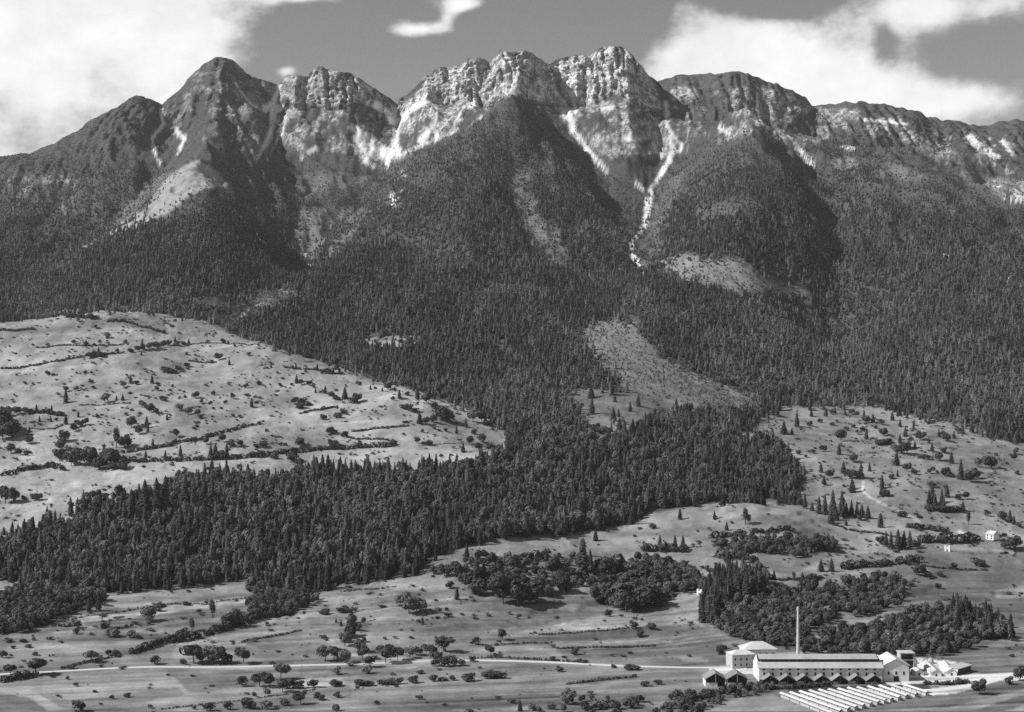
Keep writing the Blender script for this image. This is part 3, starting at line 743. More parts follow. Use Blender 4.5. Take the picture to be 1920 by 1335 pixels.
leafz = [
    ([(0, 1190), (0, 1130), (40, 1105), (100, 1095), (200, 1100), (195, 1130), (130, 1150), (60, 1185)], 1.0),
    ([(1338, 1172), (1350, 1128), (1440, 1108), (1530, 1102), (1565, 1122), (1590, 1142), (1560, 1165), (1520, 1182), (1500, 1215), (1440, 1214), (1370, 1195)], 1.0),
    ([(1535, 1112), (1560, 1100), (1610, 1092), (1690, 1080), (1702, 1110), (1690, 1134), (1650, 1150), (1600, 1158), (1565, 1130)], 0.8),
    ([(1512, 1215), (1545, 1192), (1600, 1178), (1650, 1172), (1700, 1154), (1745, 1144), (1800, 1136), (1850, 1162), (1900, 1196), (1800, 1204), (1835, 1214), (1780, 1230), (1660, 1232), (1500, 1226)], 0.75),
    ([(460, 1165), (480, 1110), (560, 1120), (600, 1125), (550, 1150)], 0.9), ([(930, 850), (1000, 830), (1120, 800), (1150, 840), (1050, 880), (960, 890)], 0.35),
    ([(1340, 1020), (1450, 1010), (1560, 1018), (1580, 1030), (1500, 1045), (1400, 1035), (1360, 1060)], 0.8),
    ([(1110, 1130), (1130, 1080), (1200, 1050), (1290, 1070), (1320, 1100), (1240, 1130), (1180, 1148)], 0.9),
    ([(850, 1090), (880, 1040), (1000, 1050), (1080, 1040), (1120, 1070), (1080, 1110), (1000, 1130), (900, 1120)], 0.3),
    ([(620, 1240), (640, 1160), (690, 1170), (680, 1235)], 0.22), ([(1240, 1335), (1260, 1300), (1340, 1305), (1400, 1285), (1480, 1292), (1380, 1310), (1320, 1335)], 0.7),
    ([(1000, 1335), (1040, 1310), (1200, 1315), (1240, 1335)], 0.2),
]
for pts, a in leafz:
    mm = rag(poly(pts), 0.4, 2) > 0.5
    leaf[mm] = np.maximum(leaf[mm], a)
    dens[mm] *= 0.25
    paint(tone, blur(mm, 2) * 0.7 * a, 0.085)
dens[poly([(1330, 1165), (1310, 1120), (1340, 1080), (1430, 1075), (1440, 1110), (1380, 1140)])] = 0.8
dens[poly([(1790, 1150), (1850, 1160), (1905, 1198), (1810, 1200), (1780, 1170)])] = 0.9


def sample(arr, u, v):
    i = np.clip((v / 2).astype(int), 0, RH - 1)
    j = np.clip((u / 2).astype(int), 0, RW - 1)
    return arr[i, j]


def sample_lin(arr, u, v):
    x = np.clip(u / 2 - 0.5, 0, RW - 1.001); y = np.clip(v / 2 - 0.5, 0, RH - 1.001)
    j, i = x.astype(int), y.astype(int)
    fx, fy = x - j, y - i
    return (arr[i, j] * (1 - fx) + arr[i, j + 1] * fx) * (1 - fy) + (arr[i + 1, j] * (1 - fx) + arr[i + 1, j + 1] * fx) * fy


# ------------------------------------------------------------------ materials
MATS = {}


def new_mat(name):
    m = bpy.data.materials.new(name)
    m.use_nodes = True
    MATS[name] = m
    return m, NT(m.node_tree)


def finish(T, color, rough=0.9, bump=None, bstr=0.3, bdist=1.0, spec=0.2, trans=None):
    if spec < 0.16 and bump is None:      # matt earth and foliage
        b = T.n('ShaderNodeBsdfDiffuse')
        T.put(b.inputs['Color'], color)
        o = T.n('ShaderNodeOutputMaterial')
        T.put(o.inputs[0], b.outputs[0])
        return b
    b = T.n('ShaderNodeBsdfPrincipled')
    T.put(b.inputs['Base Color'], color)
    b.inputs['Roughness'].default_value = rough
    b.inputs['Specular IOR Level'].default_value = spec
    if bump is not None:
        bn = T.n('ShaderNodeBump')
        bn.inputs['Strength'].default_value = bstr
        bn.inputs['Distance'].default_value = bdist
        T.put(bn.inputs['Height'], bump)
        T.put(b.inputs['Normal'], bn.outputs[0])
    o = T.n('ShaderNodeOutputMaterial')
    T.put(o.inputs[0], b.outputs[0])
    return b


def terrain_mat():
    m, T = new_mat('terrain')
    at = T.n('ShaderNodeAttribute', attribute_name='land')
    s = T.n('ShaderNodeSeparateColor'); T.put(s.inputs[0], at.outputs['Color'])
    geo = T.n('ShaderNodeNewGeometry')
    P_ = geo.outputs['Position']
    px = T.n('ShaderNodeSeparateXYZ'); T.put(px.inputs[0], P_)
    # turf and soil: patchy growth, tussocks
    a = T.noise(P_, 0.03, 5, 0.65); b = T.noise(P_, 0.33, 3, 0.65)
    turf = T.m('ADD', -0.05, T.m('ADD', T.m('MULTIPLY', a, 1.2), T.m('MULTIPLY', b, 0.9)))
    ground_c = T.m('MULTIPLY', s.outputs[0], turf)
    # limestone: bedding bands, water stains, joints
    mpn = T.n('ShaderNodeMapping'); T.put(mpn.inputs[0], P_); mpn.inputs['Scale'].default_value = (0.012, 0.012, 0.11)
    mpn.inputs['Rotation'].default_value = (0, math.radians(4), 0)
    bed = T.noise(mpn.outputs[0], 1.0, 5, 0.7, 0.6)
    mps = T.n('ShaderNodeMapping'); T.put(mps.inputs[0], P_); mps.inputs['Scale'].default_value = (0.075, 0.05, 0.009)
    stain = T.noise(mps.outputs[0], 1.0, 4, 0.6)
    crack = T.noise(P_, 0.16, 4, 0.7)
    rk = T.m('MULTIPLY', T.ramp(bed, 0.42, 0.48, 0.72, 1.0), T.m('MULTIPLY', T.ramp(stain, 0.37, 0.53, 0.4, 1.0), T.ramp(crack, 0.42, 0.50, 0.35, 1.0)))
    rock_c = T.m('MULTIPLY', rk, 0.9)
    # loose stones
    st = T.m('MULTIPLY', 0.78, T.m('ADD', 0.62, T.m('MULTIPLY', b, 0.5)))
    mix1 = T.n('ShaderNodeMix', data_type='FLOAT'); T.put(mix1.inputs[0], s.outputs[1]); T.put(mix1.inputs[2], ground_c); T.put(mix1.inputs[3], rock_c)
    mix2 = T.n('ShaderNodeMix', data_type='FLOAT'); T.put(mix2.inputs[0], s.outputs[2]); T.put(mix2.inputs[2], mix1.outputs[0]); T.put(mix2.inputs[3], st)
    finish(T, T.grey(mix2.outputs[0]), 0.95, spec=0.05)
    return m


def plant_mat(name, base, var, rough=0.75):
    """foliage: each plant carries its own albedo in the property 'tone'"""
    m, T = new_mat(name)
    at = T.n('ShaderNodeAttribute', attribute_name='tone', attribute_type='INSTANCER')
    x = T.m('ADD', base, T.m('MULTIPLY', at.outputs['Fac'], var))
    finish(T, T.grey(x), rough, spec=0.15)
    return m


def plain_mat(name, val, var=0.2, scale=0.6, rough=0.8, bump=0.0, streak=False):
    m, T = new_mat(name)
    geo = T.n('ShaderNodeNewGeometry')
    vec = geo.outputs['Position']
    if streak:
        mp_ = T.n('ShaderNodeMapping'); T.put(mp_.inputs[0], vec); mp_.inputs['Scale'].default_value = (1.6, 1.6, 0.16); vec = mp_.outputs[0]
    a = T.noise(vec, scale, 4, 0.6); b = T.noise(geo.outputs['Position'], scale * 0.17, 3, 0.5)
    oi = T.n('ShaderNodeObjectInfo')
    x = T.m('MULTIPLY', T.m('MULTIPLY', val, T.m('ADD', 0.86, T.m('MULTIPLY', oi.outputs['Random'], 0.28))), T.m('ADD', 1 - var, T.m('MULTIPLY', T.m('ADD', a, b), var)))
    finish(T, T.grey(x), rough, a if bump else None, bump, 0.1)
    return m


terrain_mat()
plant_mat('needles', 0.031, 0.11)
plant_mat('leaves', 0.052, 0.125)
plain_mat('bark', 0.09, 0.5, 1.5)
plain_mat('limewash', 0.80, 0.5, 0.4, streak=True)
plain_mat('grey_render', 0.50, 0.25, 0.5, streak=True)
plain_mat('roof_pale', 0.45, 0.6, 0.35)
plain_mat('roof_white', 0.58, 0.6, 0.35)
plain_mat('roof_grey', 0.26, 0.45, 0.5)
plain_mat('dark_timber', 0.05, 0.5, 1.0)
plain_mat('glass_dark', 0.02, 0.3, 0.5, 0.25)
plain_mat('concrete', 0.55, 0.25, 0.4)
plain_mat('chimney_brick', 0.52, 0.3, 0.7)
plain_mat('road_dust', 0.72, 0.2, 0.3)
plain_mat('timber', 0.2, 0.4, 1.0)
plain_mat('far_turf', 0.17, 0.6, 0.02)


# ------------------------------------------------------------------ mesh helpers
def mesh_obj(name, verts, faces, mat, parent=None, smooth=False, data=None):
    if data is None:
        data = bpy.data.meshes.new(name)
        data.from_pydata([tuple(map(float, v)) for v in verts], [], faces)
        if mat:
            data.materials.append(MATS[mat])
        if smooth:
            data.polygons.foreach_set('use_smooth', [True] * len(data.polygons))
        data.update()
    o = bpy.data.objects.new(name, data)
    COL.objects.link(o)
    if parent:
        o.parent = parent
    return o


def tag(o, label=None, cat=None, group=None, kind=None):
    if label: o['label'] = label
    if cat: o['category'] = cat
    if group: o['group'] = group
    if kind: o['kind'] = kind
    return o


def empty(name, loc, rz=0.0):
    o = bpy.data.objects.new(name, None)
    COL.objects.link(o)
    o.location = loc
    o.rotation_euler = (0, 0, rz)
    o.empty_display_size = 1.0
    return o


# ------------------------------------------------------------------ the terrain meshes
hid = VPX > runmin + 12.0
inframe = np.clip(UPX, 2, 1917)
jit_u = (fbm(X / 9.0, Y / 12.0, 401, 2) - 0.5) * 5
jit_v = (fbm(X / 9.0, Y / 12.0, 411, 2) - 0.5) * 3
su, sv = inframe + jit_u, np.clip(VPX + jit_v, 0, 1333)
L_tone = sample_lin(tone, su, sv)
L_rock = sample_lin(rock, su, sv)
L_scr = sample_lin(scree, su, sv)
L_rock = L_rock * (0.35 + 0.65 * sstep(fbm(X / 11.0, Z / 8.0 + Y / 30.0, 451, 3, 0.6), 0.38, 0.54))
L_cls = sample(klass, inframe, np.clip(VPX, 0, 1333))
strip_ = fbm((X * 0.97 + 0.25 * Y) / 150.0, (Y - 0.22 * X) / 8.0, 421, 3) - 0.5
strip2 = fbm(X / 60.0, Y / 50.0, 431, 4, 0.6) - 0.5
L_tone = L_tone * (1 + (1 - sstep(Y, 1550, 1900)) * (1.15 * strip_ + 0.8 * strip2) + sstep(Y, 1550, 1900) * (1 - sstep(Y, 2900, 3200)) * (0.7 * (fbm(X / 16.0, Y / 24.0, 441, 4, 0.6) - 0.5) + 0.7 * (fbm(X / 70.0, Y / 110.0, 443, 3) - 0.5)))
L_tone[hid] = 0.1; L_scr[hid] = 0
L_rock[hid & (Y < 4600)] = 0
L_tone = np.where(VPX > 1333, 0.17, L_tone)
L_cls = np.where(hid & (Y > 2350), 3, L_cls)
L_cls = np.where(Y > 3150, 3, L_cls)
L_cls = np.where(Y < 1700, 0, L_cls)
idx = np.arange(NR * NC).reshape(NR, NC)
quads = np.stack([idx[:-1, :-1], idx[:-1, 1:], idx[1:, 1:], idx[1:, :-1]], -1).reshape(-1, 4)
fcls = L_cls[:-1, :-1].ravel()
V3 = np.stack([X, Y, Z], -1).reshape(-1, 3)
# vertex normals over the whole sheet so that the pieces meet without a seam
e1 = V3[quads[:, 2]] - V3[quads[:, 0]]; e2 = V3[quads[:, 3]] - V3[quads[:, 1]]
fn = np.cross(e1, e2)
VN = np.zeros_like(V3)
for k in range(4):
    for c in range(3):
        VN[:, c] += np.bincount(quads[:, k], fn[:, c], len(V3))
VN /= np.maximum(np.linalg.norm(VN, axis=1, keepdims=True), 1e-9)
land = np.stack([L_tone, L_rock, L_scr, np.ones_like(L_tone)], -1).reshape(-1, 4)
for c, nm in enumerate(('valley_ground', 'meadow_hill', 'meadow_slope', 'mountain')):
    q = quads[fcls == c]
    ids, inv = np.unique(q, return_inverse=True)
    q = inv.reshape(-1, 4)
    me = bpy.data.meshes.new(nm)
    me.vertices.add(len(ids)); me.loops.add(q.size); me.polygons.add(len(q))
    me.vertices.foreach_set('co', V3[ids].ravel())
    me.loops.foreach_set('vertex_index', q.ravel())
    me.polygons.foreach_set('loop_start', np.arange(0, q.size, 4))
    me.polygons.foreach_set('use_smooth', np.ones(len(q), bool))
    me.update(calc_edges=True)
    a = me.attributes.new('land', 'FLOAT_COLOR', 'POINT')
    a.data.foreach_set('color', land[ids].ravel().astype(np.float32))
    me.materials.append(MATS['terrain'])
    me.normals_split_custom_set_from_vertices(VN[ids].tolist())
    o = mesh_obj(nm, None, None, None, data=me)
    tag(o, ('pale fields and road banks of the valley floor', 'broad pale meadow hill scattered with bushes', 'pale meadow slope dotted with spruces on the right',
            'forested mountain with limestone walls and white scree gullies')[c], ('ground', 'hill', 'meadow', 'mountain')[c], kind='structure')

gs = mesh_obj('ground', [(-9000, -900, -5), (9000, -900, -5), (9000, 9000, -5), (-9000, 9000, -5)], [(0, 1, 2, 3)], 'far_turf')
tag(gs, 'flat valley floor beyond the fields', 'ground', kind='structure')


# ------------------------------------------------------------------ plants: base meshes, one unit tall
def spruce_mesh(name, seed, tiers, spikes, full=1.0):
    r = random.Random(seed)
    vs, fs = [], []
    for k in range(tiers):
        t = (k / tiers) ** 0.92
        z0 = 0.07 + 0.9 * t
        rad = 0.5 * (1 - t) ** 0.64 * r.uniform(0.86, 1.14) * full + 0.012
        top = min(1.0, z0 + 2.3 / tiers * (1 - 0.45 * t))
        a0 = r.uniform(0, 6.28)
        ap = len(vs)
        vs.append((r.uniform(-.012, .012), r.uniform(-.012, .012), top))
        n = max(8, int(spikes * (1 - 0.5 * t))) // 2 * 2
        for i in range(n):
            an = a0 + 6.2832 * i / n + r.uniform(-.12, .12)
            rr = rad * (r.uniform(0.86, 1.16) if i % 2 else r.uniform(0.62, 0.8))
            zz = z0 - (0.045 if i % 2 else -0.03) * (1 - t) - r.uniform(0, 0.02)
            vs.append((math.cos(an) * rr, math.sin(an) * rr, zz))
        for i in range(n):
            fs.append((ap, ap + 1 + i, ap + 1 + (i + 1) % n))
    me = bpy.data.meshes.new(name)
    me.from_pydata(vs, [], fs)
    me.materials.append(MATS['needles'])
    return me


def leaf_mesh(name, seed, lobes, quads_, base, leafsz=0.1, mat='leaves'):
    """crown of leaf sprays gathered in uneven lobes; fits a unit-high, unit-wide box from z=base to 1"""
    r = random.Random(seed)
    vs, fs = [], []
    cz, hz = (1 + base) / 2, (1 - base) / 2
    for li in range(lobes):
        an, el_ = r.uniform(0, 6.28), math.asin(r.uniform(-0.75, 1.0))
        d = r.uniform(0.35, 0.66) if li else 0
        c = (math.cos(an) * math.cos(el_) * d * 0.5, math.sin(an) * math.cos(el_) * d * 0.5, cz + math.sin(el_) * d * hz)
        R = r.uniform(0.17, 0.27) if li else 0.3
        for q in range(quads_):
            v = Vector((r.gauss(0, 1), r.gauss(0, 1), r.gauss(0.25, 1))).normalized()
            p = Vector(c) + Vector((v.x * R, v.y * R, v.z * R * hz * 2)) * r.uniform(0.78, 1.08)
            if p.z < base * 0.8 or p.z > 1.02:
                continue
            nrm = (v + Vector((r.gauss(0, .24), r.gauss(0, .24), r.gauss(0.05, .24)))).normalized()
            t = nrm.orthogonal().normalized()
            t = (t * math.cos(q) + nrm.cross(t) * math.sin(q))
            b = nrm.cross(t)
            s = leafsz * r.uniform(0.55, 1.25)
            k = len(vs)
            vs += [p - t * s - b * s * .6, p + t * s - b * s * .7, p + t * s * .8 + b * s * .7, p - t * s * .7 + b * s * .6]
            fs.append((k, k + 1, k + 2, k + 3))
    me = bpy.data.meshes.new(name)
    me.from_pydata([tuple(v) for v in vs], [], fs)
    me.materials.append(MATS[mat])
    return me


def trunk_mesh(name, seed, limbs):
    """tapered trunk with limbs, unit tall (trunk up to 0.8)"""
    r = random.Random(seed)
    vs, fs = [], []

    def tube(p0, p1, r0, r1, n=6):
        d = (Vector(p1) - Vector(p0)).normalized(); t = d.orthogonal().normalized(); b = d.cross(t)
        k = len(vs)
        for p, rr in ((p0, r0), (p1, r1)):
            for i in range(n):
                a = 6.2832 * i / n
                vs.append(tuple(Vector(p) + t * math.cos(a) * rr + b * math.sin(a) * rr))
        for i in range(n):
            fs.append((k + i, k + (i + 1) % n, k + n + (i + 1) % n, k + n + i))
    tube((0, 0, -0.06), (0.01, 0, 0.42), 0.035, 0.025)
    tube((0.01, 0, 0.42), (0.0, 0.01, 0.85), 0.025, 0.008)
    for i in range(limbs):
        a = 6.28 * i / max(limbs, 1) + r.uniform(-.4, .4)
        z = r.uniform(0.3, 0.5)
        tube((0.01, 0, z), (math.cos(a) * 0.27, math.sin(a) * 0.27, z + r.uniform(0.18, 0.32)), 0.014, 0.005, 4)
    me = bpy.data.meshes.new(name)
    me.from_pydata(vs, [], fs)
    me.materials.append(MATS['bark'])
    return me


SPRUCE = [spruce_mesh('spruce_crown', 10 + i, 12, 14, 1.0) for i in range(5)]
SPRUCE_FAR = [spruce_mesh('spruce_crown_far', 30 + i, 6, 10, 1.05) for i in range(4)]
BROAD = [leaf_mesh('broadleaf_crown', 50 + i, 11, 52, 0.03, 0.07) for i in range(5)]
BROAD_FAR = [leaf_mesh('broadleaf_crown_far', 60 + i, 9, 22, 0.06, 0.085) for i in range(4)]
BUSH = [leaf_mesh('bush_crown', 70 + i, 9, 30, -0.06, 0.085) for i in range(5)]
ORCH = [leaf_mesh('orchard_crown', 90 + i, 11, 46, 0.2, 0.07) for i in range(3)]
TALL = [leaf_mesh('poplar_crown', 80 + i, 16, 34, 0.1, 0.06) for i in range(2)]
TR_S = trunk_mesh('spruce_trunk', 1, 0)
TR_B = trunk_mesh('broadleaf_trunk', 2, 5)

# ------------------------------------------------------------------ the woods: every tree gets a place on the ground
def scatter(step, ymin, ymax):
    ys = np.arange(ymin, ymax, step)
    px_, py_ = [], []
    for y in ys:
        h = y * 1010 / F + 20
        xs = np.arange(-h, h, step)
        px_.append(xs + rng.uniform(-.5, .5, len(xs)) * step); py_.append(y + rng.uniform(-.5, .5, len(xs)) * step)
    return np.concatenate(px_), np.concatenate(py_)


vis_tab = runmin


def project(x, y, z):
    return 960 + F * x / y, VH - F * (z - ZC) / y


def visible(u, v, y):
    """is a point at distance y on sight line (u, v) above all nearer ground"""
    j = np.clip(((u - U0) / DU).round().astype(int), 0, NC - 1)
    o = np.zeros(len(u), bool)
    for jj in np.unique(j):
        s = j == jj
        k = np.clip(np.searchsorted(cols_D[jj], y[s] - 12) - 1, 0, NR - 1)
        o[s] = v[s] <= vis_tab[k, jj] + 1.0
    return o


def wood(step, ymin, ymax, layer, feather=0.0):
    x, y = scatter(step, ymin, ymax)
    z = ground(x, y)
    u, v = project(x, y, z)
    ok = (u > -40) & (u < 1960) & (v < 1345) & (v > 80)
    x, y, z, u, v = x[ok], y[ok], z[ok], u[ok], v[ok]
    base_vis = visible(u, v, y)
    fu, fv = rng.normal(0, 1, len(u)) * feather, rng.normal(0, 0.6, len(u)) * feather      # woods thin out across their borders
    s_ = sample(size, np.clip(u + fu, 0, 1919), np.clip(v + fv, 0, 1333))
    top_v = v - 16 * s_ * F / y
    top_vis = visible(u, top_v, y)
    # ground just behind a brow keeps the wood of the slope behind it
    d_ = sample(layer, np.clip(u + fu, 0, 1919), np.clip(np.where(base_vis, v, top_v) + fv, 0, 1333))
    keep = top_vis & (rng.random(len(x)) < d_)
    return [a[keep] for a in (x, y, z, u, v, s_)]


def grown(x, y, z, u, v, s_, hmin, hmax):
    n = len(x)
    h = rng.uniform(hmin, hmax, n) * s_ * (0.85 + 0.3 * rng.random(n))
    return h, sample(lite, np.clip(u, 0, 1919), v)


far = [np.concatenate(p_) for p_ in zip(wood(7.8, 2350, 3000, dens, 10), wood(7.4, 3000, 5450, dens, 12))]
near = wood(6.4, 1380, 2350, dens, 4)
lf = wood(6.6, 1130, 2400, leaf)


def points_obj(name, x, y, z, h, w, kind_ix, tn, sources, label, cat):
    n = len(x)
    me = bpy.data.meshes.new(name)
    me.vertices.add(n)
    me.vertices.foreach_set('co', np.stack([x, y, z], -1).ravel())
    a = me.attributes.new('grow', 'FLOAT_VECTOR', 'POINT'); a.data.foreach_set('vector', np.stack([w, w, h], -1).ravel().astype(np.float32))
    a = me.attributes.new('turn', 'FLOAT_VECTOR', 'POINT'); a.data.foreach_set('vector', np.stack([rng.normal(0, .03, n), rng.normal(0, .03, n), rng.uniform(0, 6.28, n)], -1).ravel().astype(np.float32))
    a = me.attributes.new('pick', 'INT', 'POINT'); a.data.foreach_set('value', kind_ix.astype(np.int32))
    a = me.attributes.new('tone', 'FLOAT', 'POINT'); a.data.foreach_set('value', tn.astype(np.float32))
    me.update()
    o = mesh_obj(name, None, None, None, data=me)
    g_ = bpy.data.node_groups.new(name, 'GeometryNodeTree')
    g_.interface.new_socket('Geometry', in_out='INPUT', socket_type='NodeSocketGeometry')
    g_.interface.new_socket('Geometry', in_out='OUTPUT', socket_type='NodeSocketGeometry')
    gi, go = g_.nodes.new('NodeGroupInput'), g_.nodes.new('NodeGroupOutput')
    g2i = g_.nodes.new('GeometryNodeGeometryToInstance')
    for sname in reversed(sources):
        oi = g_.nodes.new('GeometryNodeObjectInfo'); oi.inputs[0].default_value = sname
        g_.links.new(oi.outputs['Geometry'], g2i.inputs[0])
    iop = g_.nodes.new('GeometryNodeInstanceOnPoints')
    iop.inputs['Pick Instance'].default_value = True

    def attr(nm, ty):
        nd = g_.nodes.new('GeometryNodeInputNamedAttribute'); nd.data_type = ty; nd.inputs[0].default_value = nm
        return nd.outputs[0]
    g_.links.new(gi.outputs[0], iop.inputs['Points'])
    g_.links.new(g2i.outputs[0], iop.inputs['Instance'])
    g_.links.new(attr('pick', 'INT'), iop.inputs['Instance Index'])
    g_.links.new(attr('grow', 'FLOAT_VECTOR'), iop.inputs['Scale'])
    e2r = g_.nodes.new('FunctionNodeEulerToRotation')
    g_.links.new(attr('turn', 'FLOAT_VECTOR'), e2r.inputs[0])
    g_.links.new(e2r.outputs[0], iop.inputs['Rotation'])
    g_.links.new(iop.outputs[0], go.inputs[0])
    md = o.modifiers.new('trees', 'NODES'); md.node_group = g_
    tag(o, label, cat, kind='stuff')
    return o


def src(me):
    return bpy.data.objects.new(me.name, me)     # a source for instancing only, never linked to the scene


SRC_FAR = [src(m) for m in SPRUCE_FAR + BROAD_FAR]
SRC_NEAR = [src(m) for m in SPRUCE + BROAD]

x, y, z, u, v, s_ = far
h, lt = grown(*far, 10, 19)
n = len(x)
is_leaf = rng.random(n) < np.clip(lt * 0.7 + 0.16, 0, 0.8)
kind_ix = np.where(is_leaf, 4 + rng.integers(0, 4, n), rng.integers(0, 4, n))
h = np.where(is_leaf, h * 0.72, h)
w = np.where(is_leaf, h * rng.uniform(0.6, 0.85, n), h * rng.uniform(0.42, 0.58, n))
tn = np.clip(np.where(is_leaf, 0.12 + 0.6 * lt, 0.2 + 0.9 * lt) + rng.normal(0, 0.25, n), 0, 1.6)  # far trees toned paler, distance haze put into their colour
bush = s_ < 0.3
points_obj('mountain_scrub', x[bush], y[bush], z[bush] - .2, h[bush] * 0.9, h[bush] * 1.1, np.where(rng.random(bush.sum()) < .3, kind_ix[bush] % 4, 4 + kind_ix[bush] % 4), tn[bush] * np.where(lt[bush] > 0.7, 1.5, 0.6), SRC_FAR,
           'dark dwarf pine scrub speckling the rocks below the cliffs', 'scrub')
points_obj('mountain_forest', x[~bush], y[~bush], z[~bush] - .3, h[~bush], w[~bush], kind_ix[~bush], tn[~bush], SRC_FAR,
           'dense dark conifer forest covering the mountain flanks', 'forest')


def tree_parts(name, loc, h, w, crown_me, trunk_me, tone_, lean=0.0, rz=None):
    """a tree: an empty at its foot, with crown and trunk"""
    o = empty(name, loc, random.uniform(0, 6.28) if rz is None else rz)
    c = mesh_obj('crown', None, None, None, o, data=crown_me)
    c.scale = (w, w, h); c['tone'] = float(tone_)
    t = mesh_obj('trunk', None, None, None, o, data=trunk_me)
    k = h * (0.55 if trunk_me is TR_S else 0.9)
    t.scale = (k, k, h)
    return o


def tree_single(name, loc, h, w, me, tone_):
    o = mesh_obj(name, None, None, None, data=me)
    o.location = loc; o.scale = (w, w, h); o.rotation_euler = (0, 0, random.uniform(0, 6.28)); o['tone'] = float(tone_)
    return o


# belt of spruces below the hill: the tallest in view stand singly, the rest as one wood
x, y, z, u, v, s_ = near
h, lt = grown(*near, 10, 23)
n = len(x)
is_leaf = rng.random(n) < np.clip(lt * 0.9 + 0.12, 0, 0.85)
h = np.where(is_leaf, h * 0.75, h)
w = np.where(is_leaf, h * rng.uniform(0.6, 0.8, n), h * rng.uniform(0.36, 0.50, n))
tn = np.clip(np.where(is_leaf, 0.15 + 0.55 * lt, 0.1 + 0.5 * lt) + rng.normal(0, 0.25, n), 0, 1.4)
px_h = h * F / y
top = np.argsort(-np.where(is_leaf | (u < 4) | (u > 1916) | (y > 2150), 0, px_h))[:105]
single = np.zeros(n, bool); single[top] = True
kind_ix = np.where(is_leaf, 5 + rng.integers(0, 5, n), rng.integers(0, 5, n))
r = ~single
points_obj('spruce_wood', x[r], y[r], z[r] - .3, h[r], w[r], kind_ix[r], tn[r], SRC_NEAR, 'dense dark wood of spruce and beech in the belt below the hill', 'wood')
BELT_LAB = ((330, 'dark spruce in the dense wood belt under the left end of meadow hill'), (620, 'dark spruce in the wood belt above the narrow pale field'),
            (900, 'dark spruce in the middle of the wood belt below the meadow hill'), (1340, 'dark spruce in the wood belt above the centre fields'), (3000, 'dark spruce in the copses above the factory'))
for i in top:
    lab = next(b for a, b in BELT_LAB if u[i] < a)
    tag(tree_parts('spruce_tree', (x[i], y[i], z[i]), h[i], w[i], SPRUCE[i % 5], TR_S, tn[i]), lab, 'tree', 'spruces of the wood ' + str(BELT_LAB.index(next(q for q in BELT_LAB if u[i] < q[0])) + 1))

# broadleaf copses
x, y, z, u, v, s_ = lf
n = len(x)
h = rng.uniform(5.5, 14.0, n) * np.where(v > 1258, 0.5, np.where(u > 1320, 0.85, 1.0))
w = h * rng.uniform(0.75, 1.05, n)
tn = np.clip(0.35 + rng.normal(0, 0.3, n), 0, 1.2)
px_h = h * F / y
top = np.argsort(-np.where((u < 4) | (u > 1916) | (v > 1330), 0, px_h))[:95]
single = np.zeros(n, bool); single[top] = True
r = ~single
points_obj('broadleaf_thicket', x[r], y[r], z[r] - .4, h[r], w[r], 5 + rng.integers(0, 5, r.sum()), tn[r], SRC_NEAR, 'tangled broadleaf thicket in the copses of the valley', 'thicket')
LEAF_LAB = ((330, 'round broadleaf tree in the thicket at the lower left edge'), (1000, 'round broadleaf tree in the hedge copse under the wood belt'), (1330, 'round broadleaf tree in the copse left of the factory knoll'),
            (1500, 'round broadleaf tree in the shady copse behind the chimney'), (1700, 'round broadleaf tree on the bank right behind the factory hall'), (3000, 'round broadleaf tree on the wooded bank right of the factory'))
for i in top:
    k = next(q for q in range(len(LEAF_LAB)) if u[i] < LEAF_LAB[q][0])
    tag(tree_parts('broadleaf_tree', (x[i], y[i], z[i]), h[i], w[i], BROAD[i % 5], TR_B, tn[i]), LEAF_LAB[k][1], 'tree', 'broadleaf trees of the copses ' + str(k + 1))

# low heath and juniper tufts, too many and too small to count
tuft = np.zeros((RH, RW))
pat = sstep(fbm(gx / 26.0, gy / 12.0, 501, 4, 0.6), 0.50, 0.68)
tuft[mh] = 0.06 + 0.94 * pat[mh]
tuft[mr] = 0.06 + 0.8 * pat[mr]
tuft[mv] = 0.75 * pat[mv]
tuft[gy > 1235] *= 0.35
tuft[poly([(1310, 1240), (1930, 1240), (1930, 1340), (1440, 1340), (1310, 1270)])] = 0
x, y, z, u, v, s_ = wood(6.0, 1150, 2900, tuft * 0.6)
n = len(x)
h = rng.uniform(0.2, 1.0, n) ** 3 * 3.2 + 0.35
points_obj('heath_tufts', x, y, z - .1, h, h * rng.uniform(1.4, 2.8, n), 4 + rng.integers(0, 4, n), np.clip(rng.normal(0.45, 0.35, n), 0, 1.4), SRC_FAR, 'low heath and juniper tufts dotting the pastures', 'heath')

